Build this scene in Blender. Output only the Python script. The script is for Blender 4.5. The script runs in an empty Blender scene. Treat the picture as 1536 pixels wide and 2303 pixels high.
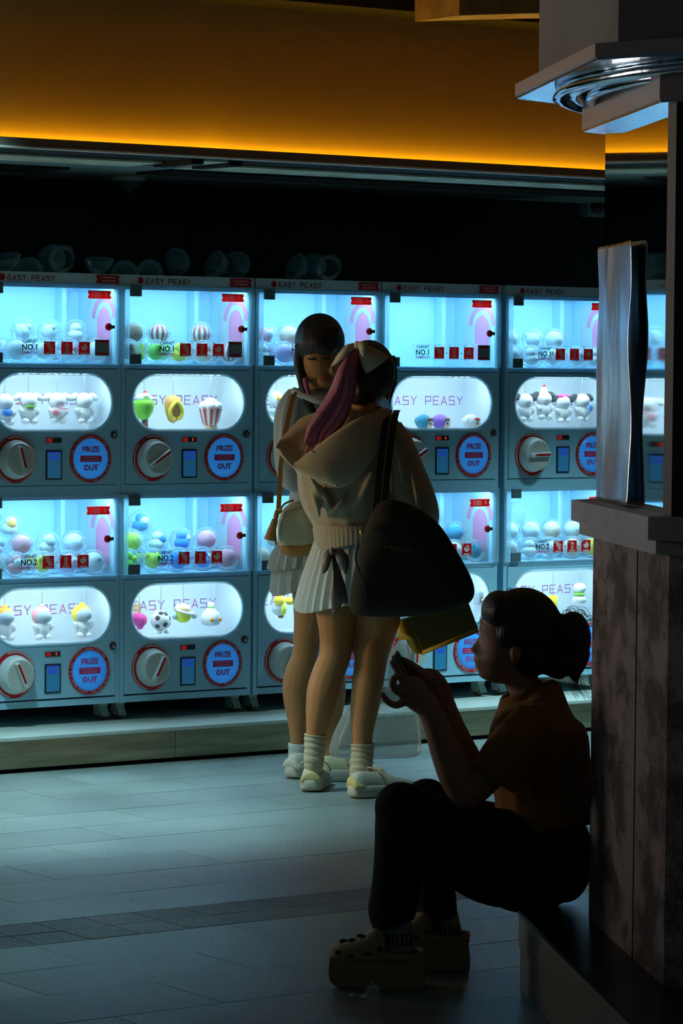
import bpy, bmesh, math, random
from mathutils import Vector, Matrix, Euler, noise
random.seed(7)
SC = bpy.context.scene
COL = SC.collection
PI = math.pi

# ------------------------------------------------------------------ camera
FPX = 7370.0; PITCH = math.radians(2.485); ROLL = math.radians(0.52); CH = 1.42
TH = math.radians(35.4)           # direction of the machine row
PH = math.radians(6.56)           # direction of the column's side
_r = Vector((1, 0, 0)); _f = Vector((0, math.cos(PITCH), -math.sin(PITCH))); _d = Vector((0, -math.sin(PITCH), -math.cos(PITCH)))
CX = _r*math.cos(ROLL) - _d*math.sin(ROLL); CY = _r*math.sin(ROLL) + _d*math.cos(ROLL); CZ = _f
CAMP = Vector((0, 0, CH))
cam = bpy.data.cameras.new('camera'); cam_ob = bpy.data.objects.new('camera', cam); COL.objects.link(cam_ob)
cam.sensor_width = 36.0; cam.lens = FPX/2303*36.0; cam.clip_start = 0.1; cam.clip_end = 60
cam_ob.matrix_world = Matrix(((CX.x, -CY.x, -CZ.x, 0), (CX.y, -CY.y, -CZ.y, 0), (CX.z, -CY.z, -CZ.z, CH), (0, 0, 0, 1)))
SC.camera = cam_ob

# ------------------------------------------------------------------ world, lights, exposure
SC.view_settings.view_transform = 'Standard'; SC.view_settings.look = 'None'
SC.view_settings.exposure = 0.0; SC.view_settings.gamma = 1.0; SC.view_settings.use_curve_mapping = False
world = bpy.data.worlds.new('world'); SC.world = world; world.use_nodes = True
world.node_tree.nodes['Background'].inputs[0].default_value = (0.42, 0.75, 0.95, 1)
world.node_tree.nodes['Background'].inputs[1].default_value = 0.022
def area(name, loc, target, sx, sy, power, color, spread=180):
    l = bpy.data.lights.new(name, 'AREA'); l.shape = 'RECTANGLE'; l.size = sx; l.size_y = sy; l.energy = power; l.color = color
    l.spread = math.radians(spread)
    o = bpy.data.objects.new(name, l); COL.objects.link(o); o.location = loc
    o.rotation_euler = (Vector(target)-Vector(loc)).to_track_quat('-Z', 'Y').to_euler()
    return o
def spot(name, loc, target, power, color, cone, blend=1.0, size=0.12):
    l = bpy.data.lights.new(name, 'SPOT'); l.energy = power; l.color = color; l.spot_size = math.radians(cone); l.spot_blend = blend; l.shadow_soft_size = size
    o = bpy.data.objects.new(name, l); COL.objects.link(o); o.location = loc
    o.rotation_euler = (Vector(target)-Vector(loc)).to_track_quat('-Z', 'Y').to_euler()
    return o
# ceiling downlights of the aisle in front of the row (the bulkhead shades the upper tiers), then two unseen area lights added at the left
def rowpt(a, n, z): return (a*math.cos(TH)+n*math.sin(TH), a*math.sin(TH)-n*math.cos(TH), z)
spot('downlight', rowpt(4.95, -9.12, 2.66), rowpt(5.08, -9.4, 0), 420, (0.50, 0.90, 0.97), 72, 0.85, 0.2)
spot('downlight', rowpt(8.45, -9.05, 2.66), rowpt(8.35, -9.4, 0), 400, (0.50, 0.90, 0.97), 76, 0.85, 0.2)
spot('downlight', (-1.7, 7.9, 2.66), (-1.35, 8.1, 0.0), 105, (0.50, 0.92, 0.97), 58, 1.0, 0.2)
area('side_fill', (-4.6, 10.0, 1.8), (0.6, 7.0, 2.0), 1.2, 1.2, 3.6, (1.0, 0.92, 0.86), 42)  # unseen fill added to light the column's side and rim the seated woman
area('side_fill', (-5.0, 11.0, 1.3), (-0.1, 11.1, 0.8), 1.2, 1.4, 26, (1.0, 0.78, 0.46), 70)  # unseen warm fill added for the girls' left sides

# ------------------------------------------------------------------ helpers
def tag(o, label=None, cat=None, group=None, kind=None):
    if label: o['label'] = label
    if cat: o['category'] = cat
    if group: o['group'] = group
    if kind: o['kind'] = kind
    return o
def empty(name, loc=(0, 0, 0), rz=0.0, parent=None):
    o = bpy.data.objects.new(name, None); COL.objects.link(o); o.location = loc; o.rotation_euler = (0, 0, rz)
    o.empty_display_size = 0.05
    if parent: o.parent = parent
    return o
def thing(name, label, cat, loc=(0, 0, 0), rz=0.0, group=None):
    return tag(empty(name, loc, rz), label, cat, group)
def ob(name, me, mat=None, parent=None, loc=None, rz=None):
    o = bpy.data.objects.new(name, me); COL.objects.link(o)
    if mat is not None:
        if not me.materials: me.materials.append(mat)
        elif me.materials[0] != mat:
            o.material_slots[0].link = 'OBJECT'; o.material_slots[0].material = mat
    if parent: o.parent = parent
    if loc is not None: o.location = loc
    if rz is not None: o.rotation_euler = (0, 0, rz)
    return o
def smooth(me, on=True):
    for p in me.polygons: p.use_smooth = on
    return me
def mesh(bm, sm=False, name='m'):
    me = bpy.data.meshes.new(name); bmesh.ops.recalc_face_normals(bm, faces=bm.faces); bm.to_mesh(me); bm.free()
    if sm: smooth(me)
    return me
def box(bm, x0, x1, y0, y1, z0, z1, mi=0):
    v = [bm.verts.new(p) for p in ((x0, y0, z0), (x1, y0, z0), (x1, y1, z0), (x0, y1, z0), (x0, y0, z1), (x1, y0, z1), (x1, y1, z1), (x0, y1, z1))]
    for f in ((0, 3, 2, 1), (4, 5, 6, 7), (0, 1, 5, 4), (1, 2, 6, 5), (2, 3, 7, 6), (3, 0, 4, 7)):
        bm.faces.new([v[i] for i in f]).material_index = mi
def boxes(*bs):
    bm = bmesh.new()
    for b in bs: box(bm, *b)
    return bm
def bbox(x0, x1, y0, y1, z0, z1, bev=0.003, seg=2):
    bm = boxes((x0, x1, y0, y1, z0, z1)); bmesh.ops.bevel(bm, geom=bm.edges[:], offset=bev, segments=seg, affect='EDGES', profile=0.5)
    return bm
def prism(bm, pts, a, b, axis=2):
    """pts 2D polygon extruded from a to b; axis: 2 -> (x,y) in plan, 1 -> (x,z) upright"""
    def mk(p, h): return (p[0], p[1], h) if axis == 2 else ((p[0], h, p[1]) if axis == 1 else (h, p[0], p[1]))
    lo = [bm.verts.new(mk(p, a)) for p in pts]; hi = [bm.verts.new(mk(p, b)) for p in pts]
    bm.faces.new(lo); bm.faces.new(hi[::-1]); n = len(pts)
    for i in range(n): bm.faces.new((lo[i], lo[(i+1) % n], hi[(i+1) % n], hi[i]))
def rings(bm, rs, cap0=True, cap1=True, closed=True):
    vs = [[bm.verts.new(p) for p in r] for r in rs]
    n = len(rs[0])
    for a, b in zip(vs[:-1], vs[1:]):
        for i in range(n if closed else n-1):
            j = (i+1) % n
            bm.faces.new((a[i], a[j], b[j], b[i]))
    if cap0: bm.faces.new(vs[0][::-1])
    if cap1: bm.faces.new(vs[-1])
    return vs
def lathe(bm, prof, c=(0, 0, 0), axis='z', seg=24, cap0=True, cap1=True):
    """prof: (radius, height). axis 'z' up, 'y' -> height runs towards -y (out of a front)"""
    rs = []
    for r, h in prof:
        ring = []
        for k in range(seg):
            a = 2*PI*k/seg
            if axis == 'z': p = (c[0]+r*math.cos(a), c[1]+r*math.sin(a), c[2]+h)
            elif axis == 'y': p = (c[0]+r*math.cos(a), c[1]-h, c[2]+r*math.sin(a))
            else: p = (c[0]+h, c[1]+r*math.cos(a), c[2]+r*math.sin(a))
            ring.append(p)
        rs.append(ring)
    rings(bm, rs, cap0, cap1)
def ellipsoid(bm, c, r, rot=None, u=20, v=12):
    m = Matrix.Translation(c) @ (Euler(rot).to_matrix().to_4x4() if rot else Matrix.Identity(4)) @ Matrix.Diagonal((r[0], r[1], r[2], 1))
    bmesh.ops.create_uvsphere(bm, u_segments=u, v_segments=v, radius=1.0, matrix=m)
def tube(bm, pts, rad, seg=8, cap=True):
    """round tube through world points"""
    pts = [Vector(p) for p in pts]; n = len(pts); rs = []; up = None
    for i, p in enumerate(pts):
        t = (pts[min(i+1, n-1)]-pts[max(i-1, 0)]).normalized()
        if up is None: up = Vector((0, 0, 1)) if abs(t.z) < 0.9 else Vector((0, 1, 0))
        a = t.cross(up).normalized(); b = a.cross(t).normalized(); up = b
        r = rad[i] if isinstance(rad, (list, tuple)) else rad
        rs.append([p+a*(r*math.cos(2*PI*k/seg))+b*(r*math.sin(2*PI*k/seg)) for k in range(seg)])
    rings(bm, rs, cap, cap)
def spline(pts, m=4):
    """Catmull-Rom through tuples of any length"""
    out = []
    n = len(pts)
    for i in range(n-1):
        p0, p1, p2, p3 = pts[max(i-1, 0)], pts[i], pts[i+1], pts[min(i+2, n-1)]
        for k in range(m):
            t = k/m
            out.append(tuple(0.5*((2*b)+(c-a)*t+(2*a-5*b+4*c-d)*t*t+(3*b-a-3*c+d)*t**3) for a, b, c, d in zip(p0, p1, p2, p3)))
    out.append(tuple(pts[-1]))
    return out
def ray(x, y):
    return CX*((x-768)/FPX)+CY*((y-1151.5)/FPX)+CZ
def P(x, y, Y):
    d = ray(x, y); return CAMP+d*(Y/d.y)
def FL(x, y, z=0.0):
    d = ray(x, y); return CAMP+d*((z-CH)/d.z)
ROWD = Vector((math.cos(TH), math.sin(TH), 0)); ROWN = Vector((math.sin(TH), -math.cos(TH), 0))
def RW(s, n, z): return ROWD*s+ROWN*n+Vector((0, 0, z))
def SNZ(x, y, n):
    d = ray(x, y); t = (n-CAMP.dot(ROWN))/d.dot(ROWN); p = CAMP+d*t
    return p.dot(ROWD), p.z
def limb(bm, pts, seg=14, m=3, kd=1.0):
    """elliptical tube. pts: (px, py, Y, halfwidth_px[, depth ratio])"""
    pts = [tuple(p)+((kd,) if len(p) == 4 else ()) for p in pts]
    pts = spline(pts, m) if len(pts) > 2 else pts
    cs = [P(p[0], p[1], p[2]) for p in pts]; n = len(cs); rs = []
    for i, p in enumerate(pts):
        t = (cs[min(i+1, n-1)]-cs[max(i-1, 0)]).normalized()
        side = t.cross(Vector((0, 1, 0)))
        if side.length < 0.2: side = t.cross(Vector((0, 0, 1)))
        side.normalize(); dep = side.cross(t).normalized()
        rw = max(p[3], 0.5)*p[2]/FPX; rd = rw*p[4]
        rs.append([cs[i]+side*(rw*math.cos(2*PI*k/seg))+dep*(rd*math.sin(2*PI*k/seg)) for k in range(seg)])
    rings(bm, rs)
def eball(bm, x, y, Y, hw, hh, hd, rot=None):
    k = Y/FPX; ellipsoid(bm, P(x, y, Y), (hw*k, hd, hh*k), rot)
def evalmesh(me, mods):
    o = bpy.data.objects.new('tmp', me); COL.objects.link(o)
    for typ, kw in mods:
        md = o.modifiers.new(typ, typ)
        for k, v in kw.items(): setattr(md, k, v)
    dg = bpy.context.evaluated_depsgraph_get(); dg.update()
    r = bpy.data.meshes.new_from_object(o.evaluated_get(dg))
    bpy.data.objects.remove(o); bpy.data.meshes.remove(me)
    return r
def fuse(bm, voxel=0.006, it=6, fac=0.5, name='m'):
    me = mesh(bm)
    r = evalmesh(me, [('REMESH', dict(mode='VOXEL', voxel_size=voxel)), ('SMOOTH', dict(factor=fac, iterations=it))])
    return smooth(r)
def thick(bm, t=0.003, sub=1):
    me = mesh(bm)
    mods = ([('SUBSURF', dict(levels=sub, render_levels=sub))] if sub else [])+[('SOLIDIFY', dict(thickness=t, offset=0.0))]
    return smooth(evalmesh(me, mods))
def subd(bm, lv=1):
    return smooth(evalmesh(mesh(bm), [('SUBSURF', dict(levels=lv, render_levels=lv))]))
_cache = {}
def C(key, fn):
    if key not in _cache: _cache[key] = fn()
    return _cache[key]
def text_bm(items):
    """items: (string, x, z, height, align) lettering standing upright in the local xz plane, facing -y"""
    bm = bmesh.new()
    for s, x, z, h, al in items:
        cu = bpy.data.curves.new('t', 'FONT'); cu.body = s; cu.size = h/0.69; cu.align_x = al; cu.resolution_u = 2; cu.offset = h*0.035
        o = bpy.data.objects.new('t', cu); COL.objects.link(o)
        dg = bpy.context.evaluated_depsgraph_get(); dg.update()
        me = bpy.data.meshes.new_from_object(o.evaluated_get(dg)); bpy.data.objects.remove(o); bpy.data.curves.remove(cu)
        me.transform(Matrix.Translation((x, 0, z)) @ Matrix.Rotation(PI/2, 4, 'X')); bm.from_mesh(me); bpy.data.meshes.remove(me)
    return bm
STROKE = {'E': [[(1, 1), (0, 1), (0, 0), (1, 0)], [(0, .5), (.85, .5)]], 'A': [[(0, 0), (.5, 1), (1, 0)], [(.24, .3), (.76, .3)]],
          'S': [[(1, 1), (0, 1), (0, .52), (1, .52), (1, 0), (0, 0)]], 'Y': [[(0, 1), (.5, .48), (1, 1)], [(.5, .48), (.5, 0)]],
          'P': [[(0, 0), (0, 1), (1, 1), (1, .42), (0, .42)]]}
def stroke_bm(s, x, z, h, adv, w, th, y=0.0):
    bm = bmesh.new(); cx = x
    for ch in s:
        if ch != ' ':
            for pl in STROKE[ch]:
                for a, b in zip(pl[:-1], pl[1:]):
                    A = Vector((cx+a[0]*w, z+a[1]*h)); Bv = Vector((cx+b[0]*w, z+b[1]*h)); d = (Bv-A).normalized(); nn = Vector((-d.y, d.x))*th/2; e = d*th/2
                    q = [A-e+nn, A-e-nn, Bv+e-nn, Bv+e+nn]
                    bm.faces.new([bm.verts.new((p.x, y, p.y)) for p in q])
        cx += adv*(0.8 if ch == ' ' else 1)
    return bm
def disc_y(bm, x, z, r, y, seg=28, a0=0.0, a1=2*PI, rin=0.0):
    if rin == 0.0:
        bm.faces.new([bm.verts.new((x+r*math.cos(2*PI*k/seg), y, z+r*math.sin(2*PI*k/seg))) for k in range(seg)])
    else:
        n = max(3, int(seg*(a1-a0)/(2*PI)))
        o = [bm.verts.new((x+r*math.cos(a0+(a1-a0)*k/n), y, z+r*math.sin(a0+(a1-a0)*k/n))) for k in range(n+1)]
        i = [bm.verts.new((x+rin*math.cos(a0+(a1-a0)*k/n), y, z+rin*math.sin(a0+(a1-a0)*k/n))) for k in range(n+1)]
        for k in range(n): bm.faces.new((o[k], o[k+1], i[k+1], i[k]))
def quad_y(bm, x0, x1, z0, z1, y):
    bm.faces.new([bm.verts.new(p) for p in ((x0, y, z0), (x1, y, z0), (x1, y, z1), (x0, y, z1))])

# ------------------------------------------------------------------ materials
def mat(name, col, rough=0.5, metal=0.0, spec=0.5, bump=0.0, bscale=40.0, var=0.0, vscale=6.0, emis=None, est=0.0, sheen=0.0, trans=0.0, coat=0.0, stretch=None):
    m = bpy.data.materials.new(name); m.use_nodes = True; nt = m.node_tree; b = nt.nodes['Principled BSDF']
    b.inputs['Base Color'].default_value = (*col, 1); b.inputs['Roughness'].default_value = rough; b.inputs['Metallic'].default_value = metal
    b.inputs['Specular IOR Level'].default_value = spec
    if sheen: b.inputs['Sheen Weight'].default_value = sheen
    if coat: b.inputs['Coat Weight'].default_value = coat
    if emis: b.inputs['Emission Color'].default_value = (*emis, 1); b.inputs['Emission Strength'].default_value = est
    if bump or var:
        tc = nt.nodes.new('ShaderNodeTexCoord'); src = tc.outputs['Object']
        if stretch:
            mp = nt.nodes.new('ShaderNodeMapping'); mp.inputs['Scale'].default_value = stretch; nt.links.new(src, mp.inputs[0]); src = mp.outputs[0]
    if bump:
        nz = nt.nodes.new('ShaderNodeTexNoise'); nz.inputs['Scale'].default_value = bscale; nz.inputs['Detail'].default_value = 4; nt.links.new(src, nz.inputs['Vector'])
        bp = nt.nodes.new('ShaderNodeBump'); bp.inputs['Strength'].default_value = bump; bp.inputs['Distance'].default_value = 0.01
        nt.links.new(nz.outputs[0], bp.inputs['Height']); nt.links.new(bp.outputs[0], b.inputs['Normal'])
    if var:
        n2 = nt.nodes.new('ShaderNodeTexNoise'); n2.inputs['Scale'].default_value = vscale; n2.inputs['Detail'].default_value = 5; nt.links.new(src, n2.inputs['Vector'])
        mx = nt.nodes.new('ShaderNodeMix'); mx.data_type = 'RGBA'
        mx.inputs[6].default_value = (*[c*(1-var) for c in col], 1); mx.inputs[7].default_value = (*[min(1, c*(1+var)) for c in col], 1)
        cr = nt.nodes.new('ShaderNodeMapRange'); cr.inputs[1].default_value = 0.35; cr.inputs[2].default_value = 0.65
        nt.links.new(n2.outputs[0], cr.inputs[0]); nt.links.new(cr.outputs[0], mx.inputs[0]); nt.links.new(mx.outputs[2], b.inputs['Base Color'])
    if trans:
        tr = nt.nodes.new('ShaderNodeBsdfTranslucent'); tr.inputs[0].default_value = (*col, 1); ms = nt.nodes.new('ShaderNodeMixShader'); ms.inputs[0].default_value = trans
        nt.links.new(b.outputs[0], ms.inputs[1]); nt.links.new(tr.outputs[0], ms.inputs[2]); nt.links.new(ms.outputs[0], nt.nodes['Material Output'].inputs[0])
    return m
def clear(name, col, body=0.06, edge=0.5, rough=0.05, ior=1.45, gloss=1.0, refl=0.6):
    """thin clear plastic: see-through, with a film of diffuse haze that thickens at the rim, and reflections"""
    m = bpy.data.materials.new(name); m.use_nodes = True; nt = m.node_tree; nt.nodes.remove(nt.nodes['Principled BSDF'])
    tr = nt.nodes.new('ShaderNodeBsdfTransparent'); df = nt.nodes.new('ShaderNodeBsdfDiffuse'); tl = nt.nodes.new('ShaderNodeBsdfTranslucent'); gl = nt.nodes.new('ShaderNodeBsdfGlossy')
    df.inputs[0].default_value = (*col, 1); tl.inputs[0].default_value = (*col, 1); gl.inputs['Roughness'].default_value = rough; gl.inputs[0].default_value = (gloss, gloss, gloss, 1)
    fr = nt.nodes.new('ShaderNodeFresnel'); fr.inputs[0].default_value = ior
    lw = nt.nodes.new('ShaderNodeLayerWeight'); lw.inputs[0].default_value = 0.35
    mr = nt.nodes.new('ShaderNodeMapRange'); mr.inputs[3].default_value = body; mr.inputs[4].default_value = edge; nt.links.new(lw.outputs['Facing'], mr.inputs[0])
    m0 = nt.nodes.new('ShaderNodeMixShader'); nt.links.new(df.outputs[0], m0.inputs[1]); nt.links.new(tl.outputs[0], m0.inputs[2])
    m1 = nt.nodes.new('ShaderNodeMixShader'); nt.links.new(mr.outputs[0], m1.inputs[0]); nt.links.new(tr.outputs[0], m1.inputs[1]); nt.links.new(m0.outputs[0], m1.inputs[2])
    m2 = nt.nodes.new('ShaderNodeMixShader'); fm = nt.nodes.new('ShaderNodeMath'); fm.operation = 'MULTIPLY'; fm.inputs[1].default_value = refl; nt.links.new(fr.outputs[0], fm.inputs[0]); nt.links.new(fm.outputs[0], m2.inputs[0]); nt.links.new(m1.outputs[0], m2.inputs[1]); nt.links.new(gl.outputs[0], m2.inputs[2])
    nt.links.new(m2.outputs[0], nt.nodes['Material Output'].inputs[0])
    return m
def stripes(name, c1, c2, n=9, rough=0.8):
    m = mat(name, c1, rough); nt = m.node_tree; b = nt.nodes['Principled BSDF']
    tc = nt.nodes.new('ShaderNodeTexCoord'); gr = nt.nodes.new('ShaderNodeTexGradient'); gr.gradient_type = 'RADIAL'; nt.links.new(tc.outputs['Object'], gr.inputs[0])
    mu = nt.nodes.new('ShaderNodeMath'); mu.operation = 'MULTIPLY'; mu.inputs[1].default_value = n; nt.links.new(gr.outputs[1], mu.inputs[0])
    fr = nt.nodes.new('ShaderNodeMath'); fr.operation = 'FRACT'; nt.links.new(mu.outputs[0], fr.inputs[0])
    gt = nt.nodes.new('ShaderNodeMath'); gt.operation = 'GREATER_THAN'; gt.inputs[1].default_value = 0.5; nt.links.new(fr.outputs[0], gt.inputs[0])
    mx = nt.nodes.new('ShaderNodeMix'); mx.data_type = 'RGBA'; mx.inputs[6].default_value = (*c1, 1); mx.inputs[7].default_value = (*c2, 1)
    nt.links.new(gt.outputs[0], mx.inputs[0]); nt.links.new(mx.outputs[2], b.inputs['Base Color'])
    return m
M = {}
M['shell'] = mat('machine_paint', (0.33, 0.62, 0.80), 0.42, bump=0.02, bscale=300)
M['liner'] = mat('white_liner', (0.80, 0.86, 0.90), 0.6)
M['liner_blue'] = mat('case_liner', (0.62, 0.84, 0.95), 0.6)
M['header'] = mat('header_paint', (0.55, 0.62, 0.64), 0.5)
M['dark'] = mat('dark_plastic', (0.02, 0.025, 0.03), 0.4)
M['hinge'] = mat('hinge_grey', (0.10, 0.15, 0.17), 0.5)
M['red'] = mat('red_print', (0.55, 0.012, 0.02), 0.4)
M['redlit'] = mat('red_sticker', (0.88, 0.035, 0.04), 0.45, trans=0.75)
M['pink'] = mat('pink_print', (0.90, 0.25, 0.38), 0.5)
M['palepink'] = mat('pale_print', (0.85, 0.60, 0.60), 0.5, trans=0.3)
M['white'] = mat('white_plastic', (0.60, 0.66, 0.66), 0.3)
M['knobface'] = mat('knob_face', (0.52, 0.54, 0.50), 0.35)
M['ink'] = mat('black_ink', (0.015, 0.02, 0.025), 0.5)
M['darkred'] = mat('maroon_ink', (0.20, 0.01, 0.03), 0.5)
M['magenta'] = mat('magenta_ink', (0.62, 0.04, 0.22), 0.5)
M['paper'] = mat('white_print', (0.85, 0.87, 0.86), 0.5, trans=0.3)
M['grey'] = mat('grey_card', (0.22, 0.25, 0.26), 0.6)
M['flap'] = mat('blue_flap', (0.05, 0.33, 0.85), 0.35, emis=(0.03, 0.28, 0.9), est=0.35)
M['screen'] = mat('lit_screen', (0.03, 0.20, 0.38), 0.25, emis=(0.03, 0.22, 0.48), est=0.22)
M['screen_top'] = mat('lit_screen_icon', (0.03, 0.08, 0.5), 0.25, emis=(0.02, 0.10, 0.65), est=0.35)
M['digit'] = mat('red_digit', (0.3, 0.0, 0.0), 0.4, emis=(1.0, 0.06, 0.02), est=0.9)
M['digit_dim'] = mat('red_digit_dim', (0.3, 0.0, 0.0), 0.4, emis=(0.5, 0.02, 0.02), est=0.35)
M['led'] = mat('led_white', (0.8, 0.9, 1), 0.4, emis=(0.60, 0.88, 1.0), est=34)
M['led_case'] = mat('led_case', (0.8, 0.9, 1), 0.4, emis=(0.27, 0.69, 1.0), est=66)
M['pane'] = clear('acrylic_pane', (0.75, 0.92, 0.98), 0.015, 0.10, 0.03, 1.35, 0.8)
M['post'] = clear('acrylic_post', (0.70, 0.92, 0.97), 0.30, 0.55, 0.08, 1.45)
M['rim'] = clear('acrylic_rim', (0.75, 0.93, 1.0), 0.35, 0.6, 0.08, 1.5)
M['ball'] = clear('clear_capsule', (0.90, 0.95, 0.98), 0.05, 0.45, 0.08, 1.3, 1.0, 0.25)
M['halfshell'] = clear('empty_capsule', (0.30, 0.66, 0.80), 0.20, 0.75, 0.10, 1.45)
M['steel'] = mat('steel', (0.55, 0.55, 0.52), 0.3, 1.0)
M['fascia'] = mat('brushed_fascia', (0.42, 0.36, 0.24), 0.30, 1.0, bump=0.06, bscale=60, var=0.25, vscale=5, stretch=(0.5, 1, 6))
M['platform'] = mat('platform_top', (0.46, 0.50, 0.46), 0.5, var=0.12, vscale=4)
M['black'] = mat('black_recess', (0.006, 0.007, 0.008), 0.8)
M['pedal'] = mat('caster_pedal', (0.35, 0.42, 0.38), 0.4)
M['wheel'] = mat('caster_wheel', (0.22, 0.17, 0.07), 0.5)

# ================================================================== the setting
def stone(name, c1, c2, rough, bump, scale, dist=0.004):
    m = bpy.data.materials.new(name); m.use_nodes = True; nt = m.node_tree; b = nt.nodes['Principled BSDF']
    geo = nt.nodes.new('ShaderNodeNewGeometry'); oi = nt.nodes.new('ShaderNodeObjectInfo')
    n1 = nt.nodes.new('ShaderNodeTexNoise'); n1.inputs['Scale'].default_value = scale; n1.inputs['Detail'].default_value = 3; nt.links.new(geo.outputs['Position'], n1.inputs['Vector'])
    n2 = nt.nodes.new('ShaderNodeTexNoise'); n2.inputs['Scale'].default_value = 2.2; n2.inputs['Detail'].default_value = 5; nt.links.new(geo.outputs['Position'], n2.inputs['Vector'])
    ad = nt.nodes.new('ShaderNodeMath'); ad.operation = 'ADD'; nt.links.new(n1.outputs[0], ad.inputs[0]); nt.links.new(n2.outputs[0], ad.inputs[1])
    mr = nt.nodes.new('ShaderNodeMapRange'); mr.inputs[1].default_value = 0.75; mr.inputs[2].default_value = 1.25; nt.links.new(ad.outputs[0], mr.inputs[0])
    mx = nt.nodes.new('ShaderNodeMix'); mx.data_type = 'RGBA'; mx.inputs[6].default_value = (*c1, 1); mx.inputs[7].default_value = (*c2, 1); nt.links.new(mr.outputs[0], mx.inputs[0])
    hs = nt.nodes.new('ShaderNodeHueSaturation'); vr = nt.nodes.new('ShaderNodeMapRange'); vr.inputs[3].default_value = 0.88; vr.inputs[4].default_value = 1.12
    nt.links.new(oi.outputs['Random'], vr.inputs[0]); nt.links.new(vr.outputs[0], hs.inputs['Value']); nt.links.new(mx.outputs[2], hs.inputs['Color']); nt.links.new(hs.outputs[0], b.inputs['Base Color'])
    rr = nt.nodes.new('ShaderNodeMapRange'); rr.inputs[3].default_value = rough-0.06; rr.inputs[4].default_value = rough+0.10; nt.links.new(n2.outputs[0], rr.inputs[0]); nt.links.new(rr.outputs[0], b.inputs['Roughness'])
    bp = nt.nodes.new('ShaderNodeBump'); bp.inputs['Strength'].default_value = bump; bp.inputs['Distance'].default_value = dist; nt.links.new(n1.outputs[0], bp.inputs['Height']); nt.links.new(bp.outputs[0], b.inputs['Normal'])
    return m
M['tile'] = stone('floor_tile', (0.14, 0.18, 0.17), (0.26, 0.31, 0.30), 0.40, 0.6, 110)
M['granite'] = stone('granite_band', (0.04, 0.05, 0.055), (0.22, 0.26, 0.27), 0.5, 0.9, 130, 0.006)
M['grout'] = mat('grout', (0.03, 0.035, 0.035), 0.8)
fl = ob('floor', mesh(boxes((-3.6, 8.2, 1.5, 16.0, -0.10, -0.004))), M['grout']); tag(fl, 'grey stone tile floor of the arcade aisle', 'floor', kind='structure')
def tile_mesh(w, d, bev=0.002):
    bm = boxes((0, w, -d, 0, -0.004, 0.0)); return mesh(bm)
GAP = 0.003
def place_tile(name, key, s, n, w, d, m):
    """far-left corner of the tile at (s, n)"""
    o = ob(name, C(key, lambda: tile_mesh(w-GAP, d-GAP)), m, fl); o.location = RW(s, n, random.uniform(-0.0004, 0.0004)); o.rotation_euler = (0, 0, TH)
def inview(s, n, w, d, lim=(-1000, 1900)):
    c = RW(s+w/2, n+d/2, 0)-CAMP; zz = c.dot(CZ)
    if zz < 1: return False
    x = 768+FPX*c.dot(CX)/zz; y = 1151.5+FPX*c.dot(CY)/zz
    return lim[0] < x < lim[1] and y < 2900
TD = 0.288; TW = 0.58
rows_far = [-7.24-TD*k for k in range(1, 11)]
rows_near = [-6.95+TD*k for k in range(0, 8)]
for r, n in enumerate(rows_far+rows_near):
    off = (r % 2)*TW/2
    s = 2.5+off-0.22
    while s < 10:
        if inview(s, n, TW, TD): place_tile('floor_tile', 'tile', s, n, TW, TD, M['tile'])
        s += TW
for r, n in enumerate((-7.24, -7.095)):
    s = 2.4+0.0085
    while s < 8:
        if inview(s, n, 0.1485, 0.145): place_tile('granite_tile', 'gtile', s, n, 0.1465, 0.143, M['granite'])
        s += 0.1485

# back wall and bulkhead
M['wall'] = mat('dark_wall', (0.012, 0.016, 0.020), 0.7)
M['orange_wall'] = mat('ochre_wall', (0.62, 0.42, 0.16), 0.85, bump=0.05, bscale=30)
M['lip'] = mat('cove_lip', (0.16, 0.15, 0.12), 0.6)
M['lipedge'] = mat('cove_edge', (0.85, 0.90, 0.90), 0.5)
M['soffit'] = mat('soffit_paint', (0.30, 0.36, 0.38), 0.7)
M['strip'] = mat('old_white_strip', (0.78, 0.80, 0.62), 0.7, var=0.3, vscale=7)
M['cove'] = mat('cove_led', (1, 0.6, 0.1), 0.5, emis=(1.0, 0.52, 0.012), est=48)
M['wood'] = mat('brown_ceiling', (0.28, 0.18, 0.08), 0.6, var=0.3, vscale=5, stretch=(1, 8, 1))
M['arch'] = mat('arch_wood', (0.45, 0.28, 0.10), 0.6, var=0.3, vscale=9)
def rowbox(name, s0, s1, n0, n1, z0, z1, m, parent=None, kind='structure', label=None, cat=None):
    """box in the row's frame; n grows towards the aisle"""
    o = ob(name, mesh(boxes((0, s1-s0, 0, n1-n0, 0, z1-z0))), m, parent); o.location = RW(s0, n1, z0); o.rotation_euler = (0, 0, TH)
    if not parent: tag(o, label, cat, kind=kind)
    return o
S0, S1 = 3.6, 11.0
rowbox('wall_back', S0, S1, -11.0, -10.86, 0, 2.3, M['wall'], label='black wall behind the capsule machines', cat='wall')
bk = rowbox('wall_bulkhead', S0, S1, -9.72, -9.605, 2.15, 2.69, M['orange_wall'], label='ochre bulkhead wall lit from below by the cove', cat='wall')
rowbox('ceiling_soffit', S0, S1, -10.86, -9.96, 2.14, 2.20, M['soffit'], label='dark soffit over the capsule machines', cat='ceiling')
rowbox('trim_1', S0, S1, -9.44, -9.40, 2.143, 2.171, M['lip'], label='dark front board of the light cove', cat='trim')
rowbox('trim_2', S0, S1, -9.43, -9.397, 2.137, 2.143, M['lipedge'], label='thin pale edge under the light cove', cat='trim')
rowbox('trim_3', S0, S1, -9.96, -9.725, 2.171, 2.20, M['black'], label='black recess under the light cove', cat='trim')
rowbox('trim_4', S0, 6.14, -9.98, -9.74, 2.135, 2.142, M['strip'], label='stained white strip along the soffit up to the bracket', cat='trim')
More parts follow.
